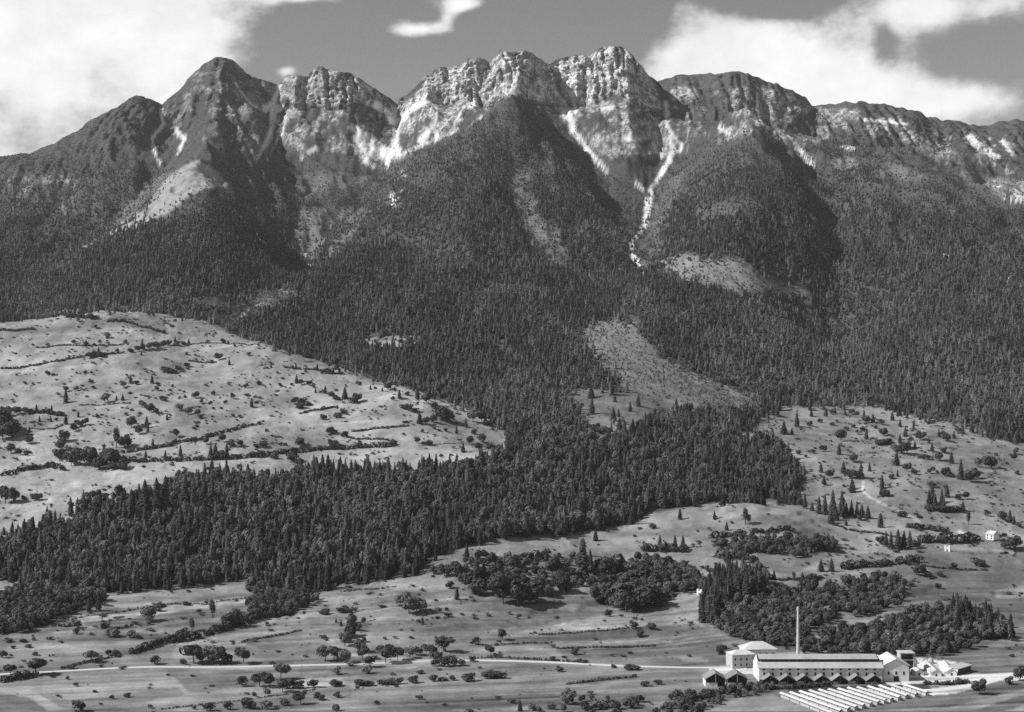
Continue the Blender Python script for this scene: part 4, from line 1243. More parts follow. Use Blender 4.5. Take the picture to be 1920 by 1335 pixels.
# ------------------------------------------------------------------ single trees and bushes, read off the photograph as (bearing, foot row, height)
# letter: c spruce, b bush or broadleaf tree, w wide low bush, p tall narrow tree, g pale loose bush; numbers in a tile's own scale
TILES = (
 (0, 480, 3.0, """c555 545 32;b270 505 16;b185 502 12;b415 492 22;b485 505 26;b530 505 16;b705 492 22;b735 542 26;b772 537 32;c800 497 30;b805 530 36;b840 527 38;b880 522 40;b920 512 38;b950 506 32;c985 482 30;b995 505 26;b1032 500 22;c1062 497 32;c795 558 26;g610 462 32;
 w520 570 34;w570 566 26;b660 542 22;b640 552 12;b1255 492 28;g1320 512 18;w1175 440 9;b1230 585 40;c1290 612 30;b1192 602 18;g1400 562 22;b1050 557 16;b1000 648 32;b1050 622 26;w930 650 30;w970 660 26;c1525 628 30;c1665 635 32;c1785 640 34;b1845 650 22;c1875 660 32;c1910 660 28;
 b265 668 24;b300 675 16;g95 675 16;b55 725 11;b140 722 16;b185 722 13;b80 785 11;b480 660 16;b512 660 13;b600 605 9;c735 716 46;b768 727 26;c855 716 48;b888 727 22;b880 757 26;g690 737 36;b510 716 26;b526 747 20;c370 826 70;b370 762 32;g430 757 26;b325 782 16;g590 827 52;c655 812 28;c690 812 36;b730 777 16;
 b970 737 16;b1035 767 13;b1040 797 13;b1100 802 42;b1135 827 22;b1200 782 26;b1185 837 22;b1305 802 32;w1390 787 16;b1270 832 22;c1415 847 46;b1442 832 16;b1380 742 22;b1455 727 26;b1575 732 19;b1495 742 11;b1520 727 11;c1668 716 46;b1692 727 32;b1640 727 16;b1740 732 32;b1762 742 20;c1830 772 42;c1775 770 26;b1862 787 26;b1800 772 15;b1895 812 26;
 b1660 832 40;b1700 842 46;w1690 857 30;b1732 842 26;g800 852 42;b840 882 52;b880 887 32;b912 812 26;b932 817 20;g1010 870 40;g1060 890 40;g1110 900 36;c205 877 42;c290 882 42;b350 897 22;c440 907 36;b545 912 26;c222 932 32;c285 932 32;b320 927 20;c165 992 32;b165 1057 46;c370 947 52;b480 952 42;b440 962 42;b412 987 46;b362 1042 62;b342 1092 62;b332 1142 60;
 b30 1000 130;b70 1020 100;b15 1035 90;b50 900 40;b100 890 40;b150 885 30;b710 897 20;b742 872 16;c940 922 36;b740 962 60;c825 967 62;c832 992 42;b780 1002 42;p655 1077 125;b700 1082 76;b722 1072 52;b990 1017 42;c860 1067 42;w1090 972 13;b1250 1047 42;b1160 1057 36;b1300 1072 34;b1350 1073 36;w1480 1073 32;w1440 1077 20;c820 1132 38;c930 1137 42;c1015 1132 62;c1185 1142 72;c1212 1132 72;c1275 1132 72;b1240 1142 52;
 b1690 1072 52;b1580 1067 20;b1605 1067 20;b1820 922 32;b1900 912 32;b1860 1002 42;b1890 992 16;b1640 1160 60;b1690 1187 50;w1545 1142 30;g1045 1217 22;b1170 1202 20;b60 1112 52;b100 1122 42;b150 1122 30;b20 1142 16;b260 1192 26;b300 1192 26;b350 1207 32;c540 1170 80;b400 1180 80;b450 1175 100;b500 1180 100;c585 1175 110;b620 1180 100;b660 1172 70;b560 1200 70;w640 1202 40;w700 1197 40;g1500 990 20;b1310 905 18;b1130 915 26;b1200 862 16;b1245 862 16;b1560 660 14;b960 900 12;b1010 800 12"""),
 (600, 480, 3.0, """c28 772 36;b60 787 26;b80 807 20;c140 802 62;b210 822 50;w190 827 26;b145 732 13;b225 727 20;b210 722 20;c283 750 24;b310 752 16;c350 762 26;b385 757 42;c420 760 26;c447 802 46;b410 812 24;w490 782 20;c548 802 62;b600 832 62;b640 802 32;b690 807 42;b640 862 42;b740 832 32;b780 827 32;b680 927 80;b720 932 62;b640 937 42;b600 947 42;c560 942 62;b470 862 32;b500 872 42;w530 877 26;b130 892 32;b95 907 20;b15 922 26;c820 962 46;g860 932 62;b910 932 52;w945 952 30;c768 997 42;b705 987 20;g575 992 20;b545 1052 36;w610 1062 26;b580 1057 15;b840 1052 42;b905 1047 46;b865 1002 32;b1070 1057 70;b890 1092 42;b960 1092 36;b1000 1092 32;c805 1107 52;b680 1132 20;b415 1062 32;b70 1002 32;b140 1017 32;b55 1062 32;b90 1067 32;
 c1062 878 60;c1525 800 70;c1640 780 90;c1790 845 62;c1745 875 50;c1650 925 70;c1680 905 40;c1685 985 70;c1840 960 60;c1530 890 90;c1660 820 36"""),
 (1200, 480, 2.667, """c110 802 42;c685 802 62;c720 892 62;c760 892 32;c785 852 72;c850 772 42;c857 802 36;c930 802 42;b900 832 20;b850 850 26;c975 787 32;b960 847 20;b985 832 15;b1060 792 30;b1085 797 20;c1120 802 32;b1130 837 36;c1165 832 42;c1262 822 42;b1205 842 26;c1300 852 36;c1368 867 32;b1030 872 20;b1068 860 18;b1112 877 22;b1085 882 15;b1178 864 18;b1215 902 42;c1132 917 52;b1005 927 56;g990 907 32;c1327 902 42;b1405 922 46;c1445 937 32;c1300 937 42;b1355 922 20;c1345 967 52;b1315 992 60;c1375 962 36;g1270 977 36;b1290 987 30;c1460 977 42;b1520 987 32;w1210 947 30;g1190 942 26;w1235 942 30;c1495 902 36;b1530 927 42;c1570 912 36;c1615 892 42;b1590 882 26;b1510 892 15;
 c995 992 52;b915 977 32;b865 987 20;b790 992 20;b750 977 15;b830 1007 15;b1070 1032 42;c905 1082 46;c1018 1087 56;b950 1112 46;b1050 1117 50;c1105 1107 66;b1080 1112 40;c1148 1077 42;c1283 1047 62;b1335 1077 42;b1372 1092 30;c1288 1102 32;b1260 1117 26;w1400 1012 20;w1425 1014 26;b1495 1027 42;c1557 1037 52;b1530 1102 46;c1605 1117 92;b1660 1132 70;b1690 1112 40;b1548 1107 30;b1745 1062 62;g1690 1052 42;g1720 1042 32;b1450 1087 26;b1465 1072 20;b1485 1087 15;b1780 997 15;b1880 992 32;b1870 1022 32;b1915 1002 30;b1890 1092 20;b1835 1042 15;c1060 1167 52;c1210 1162 62;c920 1142 42;b1460 1157 32;b1530 1167 20;c1760 917 62;c1800 917 52;b1830 922 52;c1860 932 42;c1740 902 52;c1890 932 62;c640 770 60;c660 760 70;c1660 880 50;c1690 890 50"""),
 (1200, 900, 2.667, """c200 197 52;c373 197 42;p527 222 92;p545 222 60;c433 252 42;b62 242 26;c770 112 80;c800 122 60;c825 142 72;c860 152 42;c895 167 80;c925 172 92;c965 177 118;c1010 182 118;c1032 182 60;c1058 177 72;c1085 187 72;c1110 187 60;c1140 192 60;c955 217 62;c982 202 60;c1030 227 36;b1095 202 26;c1203 237 66;c1210 82 80;b1228 87 42;c1062 62 62;c1445 127 72;c1460 122 108;c1475 132 60;c1510 132 82;c1535 87 60;c1520 142 52;b1590 97 32;b1630 97 36;c1615 152 46;w1450 155 30;w1490 158 30;w1540 160 30;w1590 158 28;p1643 222 70;b1732 180 32;b1812 197 42;c1850 212 60;c1870 222 42;b1890 232 20;b1312 187 32;b1398 192 20;b1460 197 15;
 b1200 322 42;c1230 332 72;c1255 347 82;c1290 347 92;c1320 342 82;c1350 332 72;b1380 340 40;c100 352 70;c175 342 60;c215 342 60;b600 362 50;b640 350 50;b690 345 50;b740 350 60;b790 355 60;b840 350 60;b890 350 66;b940 360 60;b780 390 40;b820 385 40;b440 385 50;b480 400 50;b520 415 60;b560 425 50;c905 457 56;c958 457 62;p770 502 52;c812 517 52;b860 497 36;b838 542 30;c670 497 42;b375 552 46;b1395 482 62;b1500 482 30;w1440 482 26;b1490 542 30;b1355 532 26;b1570 440 30;w1690 432 40;b1720 432 20;b1850 350 60;b1880 340 60;b1830 345 40;b1800 290 20;b1820 285 24;
 c310 712 128;c345 712 104;c370 722 124;c455 622 120;c490 602 150;c530 612 142;c580 607 142;c612 602 122;c460 602 92;c1600 722 112;c1650 722 112;c1690 742 102;c1750 782 112;c1720 792 100;c1800 792 62;c1570 700 70;b60 747 32;b1700 1072 74;b1850 1022 40;b1900 1000 70;b1595 1020 30;b1545 1024 22;b2 785 36;b405 870 44;b1810 695 26"""),
 (600, 900, 3.0, """b1030 697 168;b1110 707 140;b1190 692 128;b1235 645 96;c920 572 112;c880 575 132;c825 442 82;b760 542 82;b700 542 72;b640 532 52;c870 642 110;b890 652 96;b850 602 90;c770 672 66;b730 612 42;b970 482 72;c1035 482 54;b1080 482 46;b1310 542 102;g1340 532 92;p1270 472 62;c1480 552 205;c1520 522 122;c1470 432 92;b1640 572 152;b1600 562 118;b1360 622 92;b1340 592 82;b1390 632 60;c1550 342 62;b1720 742 152;b1800 732 162;b1850 702 122;b1640 692 122;b1750 602 102;b1830 592 112;b1890 622 102;b1900 722 92;b1520 602 62;b1620 767 42;
 g470 712 84;g500 752 96;g545 747 92;b560 735 70;w350 717 18;g665 747 32;b710 737 22;w720 772 26;w660 782 16;p575 825 60;b705 967 88;g875 927 46;b1025 902 62;b960 987 62;b1435 982 42;b1760 832 42;b1860 837 32;b620 1002 84;b650 1022 62;g505 1002 62;g545 987 52;b437 1012 82;b370 1032 102;b280 1052 62;g265 1087 42;g100 1092 42;g145 1032 82;b240 1012 72;g80 1010 70;g30 1020 90;b650 1047 42;b700 1047 52;b745 1047 52;g790 1045 40;b850 1022 32;w85 1158 32;w230 1157 36;w275 1157 30;w350 1152 32;w395 1150 32;b450 1147 36;b525 1142 46;b640 1132 36;w690 1130 22;b745 1127 32;b835 1132 52;w950 1114 42;w1000 1114 40;b1345 1077 32;w1650 1057 20;w1740 1067 30;w1770 1067 28;b1310 1017 26;w1460 1027 22;w1490 1030 20;w510 892 15;c1125 1300 60;g1400 1262 84;b1740 1282 60;b1490 1300 40;b1660 1290 50;w25 757 26;w120 747 30;w160 747 28;b200 740 26;c90 800 24;c118 822 36;g215 842 40;g95 1215 22;b10 1240 32;g1550 1290 60;g1600 1280 50;g1300 1290 40;g1200 1296 40;b1800 1250 40;w1830 1160 30;w1900 1150 26"""),
 (0, 900, 3.0, """b30 132 92;b75 132 82;b128 112 26;b190 117 42;b220 117 42;b500 117 52;b540 117 62;b590 112 38;b640 114 42;b675 117 82;b395 147 26;c453 152 36;c435 222 72;c22 307 42;b12 357 32;c90 352 72;c180 332 112;c240 312 102;c310 282 102;c740 252 182;c815 232 212;c880 232 222;c930 222 222;c1040 172 172;c1090 172 152;c1150 150 150;c1190 160 160;b20 562 66;b60 564 70;b95 560 50;c500 737 72;c555 737 102;w900 714 26;w1050 704 22;w1160 692 12;w1330 682 10;g825 792 82;p1195 777 112;g880 738 40;g420 832 52;b430 867 30;g590 832 42;g630 882 52;g740 887 42;g770 892 32;b1300 832 92;g1340 822 102;g1280 812 62;p1080 855 92;b870 1037 48;b1090 1032 112;g1170 1032 104;b1230 1032 92;b1370 1032 92;b1130 1032 62;b1030 1037 32;b1280 1032 50;b1200 1036 60;b200 1097 102;b60 1097 62;b150 1102 32;g515 1027 72;b610 987 32;b650 987 32;w400 1062 22;w570 1052 16;w660 996 16;
 b1360 1162 58;b1460 1162 82;b1515 1167 78;g1580 1120 96;b1590 1192 72;b1630 1172 52;b1680 1172 48;b1760 1167 52;b1880 1162 38;b1690 1262 72;b1790 1237 48;g1500 1212 42;g1600 1267 44;b1395 1287 62;b1280 1292 44;b1175 1300 50;b1900 1222 32;g1500 1290 56;b1890 1298 36;b1430 1217 26;b390 1304 62;b440 1302 60;w45 912 26;w130 912 20;w75 947 16;w160 942 18;w200 987 20;b20 1002 42;b190 902 18;b715 1222 28;b1095 1290 20;b1840 750 28;b1500 815 20;w1820 750 24;b1710 752 16"""),
)
HEDGES = (   # tile offset and scale, line, height
 (0, 480, 3.0, [(680, 1110), (800, 1092), (950, 1072), (1130, 1032), (1300, 985), (1470, 942)], 22), (0, 480, 3.0, [(680, 1150), (800, 1160), (1000, 1155), (1150, 1148)], 26),
 (0, 480, 3.0, [(1150, 1150), (1300, 1145), (1500, 1125), (1700, 1105), (1920, 1087)], 28), (600, 480, 3.0, [(0, 1092), (150, 1085), (420, 1070)], 28),
 (0, 480, 3.0, [(0, 1240), (100, 1215), (200, 1198), (340, 1178)], 26), (0, 480, 3.0, [(0, 870), (100, 868), (200, 885), (350, 900)], 22),
 (0, 480, 3.0, [(1600, 628), (1720, 640), (1900, 665)], 14), (600, 480, 3.0, [(0, 657), (130, 667)], 14), (0, 480, 3.0, [(0, 632), (150, 625), (350, 590), (500, 560), (700, 548)], 13),
 (0, 480, 3.0, [(200, 518), (420, 505), (700, 498)], 9), (0, 480, 3.0, [(1080, 498), (1250, 492), (1450, 498)], 7), (0, 480, 3.0, [(1060, 592), (1200, 602)], 10), (0, 480, 3.0, [(1680, 890), (1900, 852)], 12),
 (600, 480, 3.0, [(150, 1018), (260, 1032), (410, 1048)], 11), (600, 480, 3.0, [(180, 987), (340, 970), (500, 957)], 12), (600, 480, 3.0, [(0, 870), (80, 852)], 10), (600, 480, 3.0, [(550, 1068), (760, 1056)], 6),
 (0, 480, 3.0, [(0, 420), (90, 425), (200, 415)], 12), (0, 480, 3.0, [(600, 370), (720, 375), (850, 410), (930, 440)], 16), (0, 480, 3.0, [(370, 345), (450, 350), (560, 358)], 26), (0, 480, 3.0, [(440, 840), (640, 835), (740, 830)], 8), (0, 480, 3.0, [(160, 970), (300, 975), (350, 955)], 7),
 (1200, 900, 2.667, [(1330, 237), (1440, 248), (1550, 265)], 26), (1200, 900, 2.667, [(550, 268), (650, 258), (765, 255)], 24), (1200, 900, 2.667, [(350, 292), (440, 285), (520, 282)], 30), (1200, 900, 2.667, [(1380, 318), (1500, 312), (1700, 302)], 40),
 (1200, 900, 2.667, [(0, 352), (120, 360), (230, 362)], 40), (1200, 900, 2.667, [(1000, 447), (1150, 435), (1280, 420), (1400, 412)], 36), (1200, 900, 2.667, [(400, 380), (470, 385), (560, 360)], 40),
 (1200, 900, 2.667, [(330, 460), (430, 470), (480, 480)], 30), (1200, 900, 2.667, [(1420, 1022), (1560, 1026), (1640, 1015)], 20), (1200, 900, 2.667, [(210, 1120), (330, 1085), (440, 1062), (560, 1045)], 36), (1200, 900, 2.667, [(560, 1046), (660, 1048), (760, 1044), (860, 1036), (960, 1030)], 24),
 (0, 900, 3.0, [(730, 980), (850, 945), (950, 910), (1040, 855)], 36), (0, 900, 3.0, [(960, 920), (1100, 890), (1250, 850), (1400, 800), (1640, 755)], 46), (0, 900, 3.0, [(0, 1142), (100, 1125), (220, 1102)], 40), (0, 900, 3.0, [(340, 1065), (480, 1030), (570, 1012), (680, 990)], 16),
 (600, 900, 3.0, [(1100, 470), (1180, 450), (1300, 435)], 54), (600, 900, 3.0, [(980, 520), (1040, 525), (1100, 515)], 40), (600, 900, 3.0, [(840, 1005), (1000, 1000), (1200, 1010), (1500, 1030)], 13), (0, 900, 3.0, [(1490, 705), (1560, 715), (1700, 680)], 50),
 (0, 0, 1.0, [(98, 1175), (125, 1176), (152, 1174)], 5), (0, 0, 1.0, [(188, 1178), (220, 1179), (246, 1176)], 6), (0, 0, 1.0, [(1010, 1191), (1100, 1185), (1180, 1178)], 3.5), (0, 0, 1.0, [(1045, 1217), (1140, 1215), (1230, 1212)], 4), (0, 0, 1.0, [(940, 1210), (1035, 1206)], 3.5),  # first two: thin hedge strips added for the shade under terrace banks
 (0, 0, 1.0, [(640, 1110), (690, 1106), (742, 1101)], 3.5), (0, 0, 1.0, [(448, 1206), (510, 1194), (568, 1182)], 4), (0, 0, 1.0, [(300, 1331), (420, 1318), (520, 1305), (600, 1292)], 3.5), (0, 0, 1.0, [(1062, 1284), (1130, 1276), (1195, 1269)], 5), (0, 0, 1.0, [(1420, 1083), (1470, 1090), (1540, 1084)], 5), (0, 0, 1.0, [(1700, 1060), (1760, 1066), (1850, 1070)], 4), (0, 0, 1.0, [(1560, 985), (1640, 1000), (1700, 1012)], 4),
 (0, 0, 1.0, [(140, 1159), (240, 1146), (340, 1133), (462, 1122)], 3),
)

AREA = []
ORD = ('first second third fourth fifth sixth seventh eighth ninth tenth eleventh twelfth thirteenth fourteenth fifteenth sixteenth seventeenth eighteenth nineteenth twentieth '
       'twenty-first twenty-second twenty-third twenty-fourth twenty-fifth twenty-sixth twenty-seventh twenty-eighth twenty-ninth thirtieth thirty-first thirty-second thirty-third thirty-fourth thirty-fifth thirty-sixth thirty-seventh thirty-eighth thirty-ninth fortieth').split()


def area(u, v):
    k = sample(klass, np.array([u]), np.array([v]))[0]
    if k == 1 or (v < 1010 and u < 330):
        row = 'crest' if v < 655 else 'upper slope' if v < 720 else 'middle slope' if v < 790 else 'lower slope'
        col = 'left end' if u < 130 else 'left part' if u < 290 else 'middle' if u < 460 else 'right part' if u < 660 else 'right tip'
        return f'on {row} of the meadow hill, {col}'
    if k == 2 and v < 965:
        row = 'top edge' if v < 800 else 'upper part' if v < 850 else 'middle' if v < 895 else 'lower part'
        col = 'left side' if u < 1580 else 'centre' if u < 1700 else 'right side'
        return f'on the {row} of spruce-dotted meadow, {col}'
    if k == 3:
        return 'in the pale clearing below the forest'
    if v > 1256:
        col = ('at the left corner' if u < 300 else 'in the orchard' if u < 660 else 'in the middle' if u < 960 else 'left of the drying sheds' if u < 1480 else 'right of the drying sheds')
        return f'below the white road, {col}'
    if v > 1195:
        col = ('at the left edge' if u < 250 else 'left of the orchard trees' if u < 500 else 'by the roadside orchard' if u < 760 else 'by the long roadside field' if u < 1100 else 'near the factory')
        return f'above the white road, {col}'
    if u > 1300:
        return ('on the knoll above the factory' if v < 1000 and u < 1560 else 'near the white farmhouse' if v < 1035 else 'in the copse behind the factory' if v > 1110 else 'on the bank between factory and farmhouse')
    col = 'left fields' if u < 330 else 'hedge fields' if u < 600 else 'middle fields' if u < 850 else 'copse of round trees' if u < 1130 else 'copse under the knoll'
    return f'in the {col} below the wood belt'


rows_ = []
for ox, oy, sc, txt in TILES:
    for it in txt.replace('\n', ' ').split(';'):
        it = it.strip()
        if not it:
            continue
        a, b, c = it[1:].split()
        rows_.append((it[0], ox + float(a) / sc, oy + float(b) / sc, float(c) / sc))
named = {}
todo = []
for k, u, v, hp in rows_:
    if v > 1334 or u > 1918:
        continue
    X0, Y0, Z0 = spot(u, v)
    H = hp * Y0 / F
    if k == 'c':
        nm, kind_word, cat = 'spruce_tree', 'spruce', 'tree'
    elif k == 'p':
        nm, kind_word, cat = 'poplar_tree', 'slender tree', 'tree'
    elif k in 'bg' and H > 8.5:
        nm, kind_word, cat = 'broadleaf_tree', ('pale loose tree' if k == 'g' else 'round tree'), 'tree'
    else:
        nm, kind_word, cat = 'bush', ('low wide bush' if k == 'w' else 'pale bush' if k == 'g' else 'dark bush'), 'bush'
    todo.append((k, nm, kind_word, cat, u, v, hp, X0, Y0, Z0, H))
    named.setdefault((kind_word, area(u, v)), []).append(u)
for k in named:
    named[k].sort()
for k, nm, kw, cat, u, v, hp, X0, Y0, Z0, H in todo:
    lst = named[(kw, area(u, v))]
    i = lst.index(u)
    lst[i] = -1e9 if False else lst[i]
    lab = (f'{ORD[min(i, 39)]} {kw} from left {area(u, v)}' if len(lst) > 1 else f'only {kw} {area(u, v)}')
    rs = random.random()
    t_ = {'c': 0.08, 'b': 0.1, 'w': 0.08, 'p': 0.35, 'g': 0.65}[k] + rs * 0.18
    vi = random.randrange(5)
    grp = {'spruce': 'single spruces', 'slender tree': 'slender trees', 'round tree': 'single round trees', 'pale loose tree': 'pale loose trees'}.get(kw, kw + 'es') + ' ' + ('of the meadow hill' if 'hill' in lab else 'of the spruce-dotted meadow' if 'meadow' in lab else 'of the valley')
    big = hp > 15
    if k == 'c':
        H *= 1.08; w_ = H * random.uniform(0.55, 0.72) if hp < 26 else H * random.uniform(0.40, 0.52)
        o = tree_parts(nm, (X0, Y0, Z0), H * 1.05, w_, SPRUCE[vi], TR_S, t_) if big else tree_single(nm, (X0, Y0, Z0 - .2), H * 1.05, w_, SPRUCE[vi], t_)
    elif k == 'p':
        o = tree_parts(nm, (X0, Y0, Z0), H, H * 0.36, TALL[vi % 2], TR_B, t_)
    elif nm == 'broadleaf_tree':
        H *= 1.1; w_ = H * random.uniform(0.95, 1.25)
        o = tree_parts(nm, (X0, Y0, Z0), H, w_, ORCH[vi % 3] if v > 1190 and u < 1000 else BROAD[vi], TR_B, t_)
    else:
        H *= 1.12; w_ = H * (random.uniform(1.9, 2.6) if k == 'w' else random.uniform(1.15, 1.6))
        o = tree_single(nm, (X0, Y0, Z0 - .15), H, w_, BUSH[vi], t_)
    tag(o, lab, cat, grp)


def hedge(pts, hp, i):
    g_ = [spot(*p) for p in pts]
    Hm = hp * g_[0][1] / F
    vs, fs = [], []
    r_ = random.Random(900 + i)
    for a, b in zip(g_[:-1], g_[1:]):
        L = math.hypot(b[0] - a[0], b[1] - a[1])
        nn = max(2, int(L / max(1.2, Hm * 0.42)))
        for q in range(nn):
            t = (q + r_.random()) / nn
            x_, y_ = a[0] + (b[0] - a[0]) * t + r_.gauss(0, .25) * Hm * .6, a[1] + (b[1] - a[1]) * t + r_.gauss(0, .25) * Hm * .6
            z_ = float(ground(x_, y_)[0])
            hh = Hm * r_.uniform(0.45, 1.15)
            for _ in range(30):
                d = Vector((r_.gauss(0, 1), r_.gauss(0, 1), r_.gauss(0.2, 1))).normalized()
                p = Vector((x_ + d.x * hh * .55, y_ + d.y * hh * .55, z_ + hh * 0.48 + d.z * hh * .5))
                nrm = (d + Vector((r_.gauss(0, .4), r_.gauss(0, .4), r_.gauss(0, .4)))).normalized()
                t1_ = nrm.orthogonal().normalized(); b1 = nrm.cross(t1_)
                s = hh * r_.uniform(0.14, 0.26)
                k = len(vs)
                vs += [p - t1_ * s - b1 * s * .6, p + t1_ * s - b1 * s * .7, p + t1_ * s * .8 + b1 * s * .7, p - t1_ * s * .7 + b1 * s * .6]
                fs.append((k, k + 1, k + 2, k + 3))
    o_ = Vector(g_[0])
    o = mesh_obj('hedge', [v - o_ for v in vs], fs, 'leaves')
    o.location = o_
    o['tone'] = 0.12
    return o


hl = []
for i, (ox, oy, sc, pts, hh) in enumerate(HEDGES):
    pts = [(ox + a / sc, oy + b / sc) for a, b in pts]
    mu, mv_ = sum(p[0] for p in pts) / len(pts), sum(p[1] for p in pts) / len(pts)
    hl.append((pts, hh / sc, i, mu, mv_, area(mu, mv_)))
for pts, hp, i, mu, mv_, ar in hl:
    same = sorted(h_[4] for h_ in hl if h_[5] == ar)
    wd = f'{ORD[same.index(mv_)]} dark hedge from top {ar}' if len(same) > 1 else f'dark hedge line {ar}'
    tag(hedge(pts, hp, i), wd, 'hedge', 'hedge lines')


# ------------------------------------------------------------------ roads
def road_strip(name, pts, width, label):
    g_ = [spot(*p) for p in pts]
    fine_ = []
    for a, b in zip(g_[:-1], g_[1:]):
        L = math.hypot(b[0] - a[0], b[1] - a[1]); nn = max(1, int(L / 6))
        fine_ += [(a[0] + (b[0] - a[0]) * i / nn, a[1] + (b[1] - a[1]) * i / nn) for i in range(nn)]
    fine_.append(g_[-1][:2])
    fx = np.array(fine_)
    for _ in range(14):
        fx[1:-1] = (fx[:-2] + 2 * fx[1:-1] + fx[2:]) / 4
    d = np.gradient(fx, axis=0); d /= np.linalg.norm(d, axis=1, keepdims=True)
    nrm = np.stack([-d[:, 1], d[:, 0]], 1)
    vs, fs = [], []
    offs = (-0.62, -0.5, 0, 0.5, 0.62)
    for o_ in offs:
        wv = 1 + 0.12 * (vnoise(np.arange(len(fx)) / 3.0, np.zeros(len(fx)), 5) - 0.5)
        p = fx + nrm * (o_ * width * wv)[:, None]
        z = np.max([ground(*(fx + nrm * (q * width)).T) for q in (-0.6, -0.3, 0, 0.3, 0.6)], axis=0) + 0.22
        z = z if abs(o_) < 0.6 else ground(p[:, 0], p[:, 1]) - 0.4
        vs += list(np.column_stack([p, z]))
    n_ = len(fx)
    for c in range(len(offs) - 1):
        for i in range(n_ - 1):
            fs.append((c * n_ + i, (c + 1) * n_ + i, (c + 1) * n_ + i + 1, c * n_ + i + 1)[::-1])
    o = mesh_obj(name, vs, fs, 'road_dust', smooth=False)
    tag(o, label, 'road', kind='structure')
    return o


road_strip('road', [(-60, 1268), (0, 1264), (75, 1261), (150, 1257), (217, 1252), (300, 1250), (400, 1251.5), (480, 1250), (540, 1248), (600, 1246.5), (667, 1246), (730, 1243), (800, 1239.5), (870, 1238), (933, 1238), (1033, 1241.5), (1133, 1247), (1200, 1250), (1260, 1251.5), (1340, 1252), (1400, 1252)], 5.2,
           'white dusty valley road running to the factory')
road_strip('road', [(1560, 1269), (1640, 1269), (1720, 1268.5), (1800, 1268), (1870, 1266.5), (1920, 1265), (1975, 1263)], 7.5, 'white road leaving the factory yard to the right')
road_strip('path', [(1640, 1292), (1700, 1296), (1760, 1296), (1800, 1290), (1848, 1281), (1870, 1274)], 8.0, 'pale cart track curving past the drying sheds')


# ------------------------------------------------------------------ buildings
class MB:
    def __init__(self):
        self.v, self.f = [], []

    def add(self, vs, fs):
        k = len(self.v)
        self.v += [tuple(map(float, p)) for p in vs]
        self.f += [tuple(i + k for i in f) for f in fs]
        return self

    def box(self, x0, x1, y0, y1, z0, z1):
        return self.add([(x0, y0, z0), (x1, y0, z0), (x1, y1, z0), (x0, y1, z0), (x0, y0, z1), (x1, y0, z1), (x1, y1, z1), (x0, y1, z1)],
                        [(0, 3, 2, 1), (4, 5, 6, 7), (0, 1, 5, 4), (1, 2, 6, 5), (2, 3, 7, 6), (3, 0, 4, 7)])

    def slab(self, quad, t):
        """a sloping sheet of thickness t below the quad"""
        q = [tuple(p) for p in quad]
        lo = [(p[0], p[1], p[2] - t) for p in q]
        return self.add(q + lo, [(0, 1, 2, 3), (7, 6, 5, 4), (0, 4, 5, 1), (1, 5, 6, 2), (2, 6, 7, 3), (3, 7, 4, 0)])

    def gable_x(self, x0, x1, y, z0, z1, t=0.3):
        """triangle wall in the plane y, from x0 to x1"""
        m = (x0 + x1) / 2
        return self.add([(x0, y, z0), (x1, y, z0), (m, y, z1), (x0, y + t, z0), (x1, y + t, z0), (m, y + t, z1)], [(0, 1, 2), (5, 4, 3), (0, 3, 4, 1), (1, 4, 5, 2), (2, 5, 3, 0)])

    def gable_y(self, y0, y1, x, z0, z1, t=0.3):
        m = (y0 + y1) / 2
        return self.add([(x, y0, z0), (x, y1, z0), (x, m, z1), (x + t, y0, z0), (x + t, y1, z0), (x + t, m, z1)], [(0, 2, 1), (3, 4, 5), (0, 1, 4, 3), (1, 2, 5, 4), (2, 0, 3, 5)])

    def obj(self, name, mat, parent=None):
        return mesh_obj(name, self.v, self.f, mat, parent)


def window(parent, x, z, w, h, y, frame='limewash', name='window'):
    """window in a wall facing -y: recessed dark pane, frame round it"""
    fr = MB()
    fr.box(x - w / 2 - .12, x + w / 2 + .12, y - .10, y + .02, z - .14, z)
    fr.box(x - w / 2 - .12, x + w / 2 + .12, y - .08, y + .02, z + h, z + h + .12)
    fr.box(x - w / 2 - .12, x - w / 2, y - .08, y + .02, z, z + h)
    fr.box(x + w / 2, x + w / 2 + .12, y - .08, y + .02, z, z + h)
    o = fr.obj(name, frame, parent)
    MB().box(x - w / 2, x + w / 2, y - .03, y + .02, z, z + h).obj('pane', 'glass_dark', o)
    return o


# the long hall: 96 m, low roof, ventilated ridge
hall = empty('factory_hall', (192, 1262, 0))
HL, HD = 96.0, 32.0
MB().box(0, HL, 0, HD, 0, 11.4).obj('wall', 'limewash', hall)
gw = MB()
for xx in (0.02, HL - .32):
    gw.add([(xx, 0.05, 11.4), (xx, HD - .05, 11.4), (xx, HD - 8, 14.6), (xx, HD / 2, 18.6), (xx, 8, 14.6), (xx + .3, 0.05, 11.4), (xx + .3, HD - .05, 11.4), (xx + .3, HD - 8, 14.6), (xx + .3, HD / 2, 18.6), (xx + .3, 8, 14.6)],
           [(4, 3, 2, 1, 0), (5, 6, 7, 8, 9), (0, 1, 6, 5), (1, 2, 7, 6), (2, 3, 8, 7), (3, 4, 9, 8), (4, 0, 5, 9)])
gw.obj('gable_wall', 'limewash', hall)
lr = MB()
lr.slab([(-.8, -1.4, 11.2), (HL + .8, -1.4, 11.2), (HL + .8, 7.4, 14.7), (-.8, 7.4, 14.7)], .35)
lr.slab([(-.8, HD - 7.4, 14.7), (HL + .8, HD - 7.4, 14.7), (HL + .8, HD + 1.4, 11.2), (-.8, HD + 1.4, 11.2)], .35)
lr.obj('lower_roof', 'roof_pale', hall)
ur = MB()
ur.slab([(1, 6.4, 16.9), (HL - 2, 6.4, 16.9), (HL - 2, HD / 2, 19.3), (1, HD / 2, 19.3)], .3)
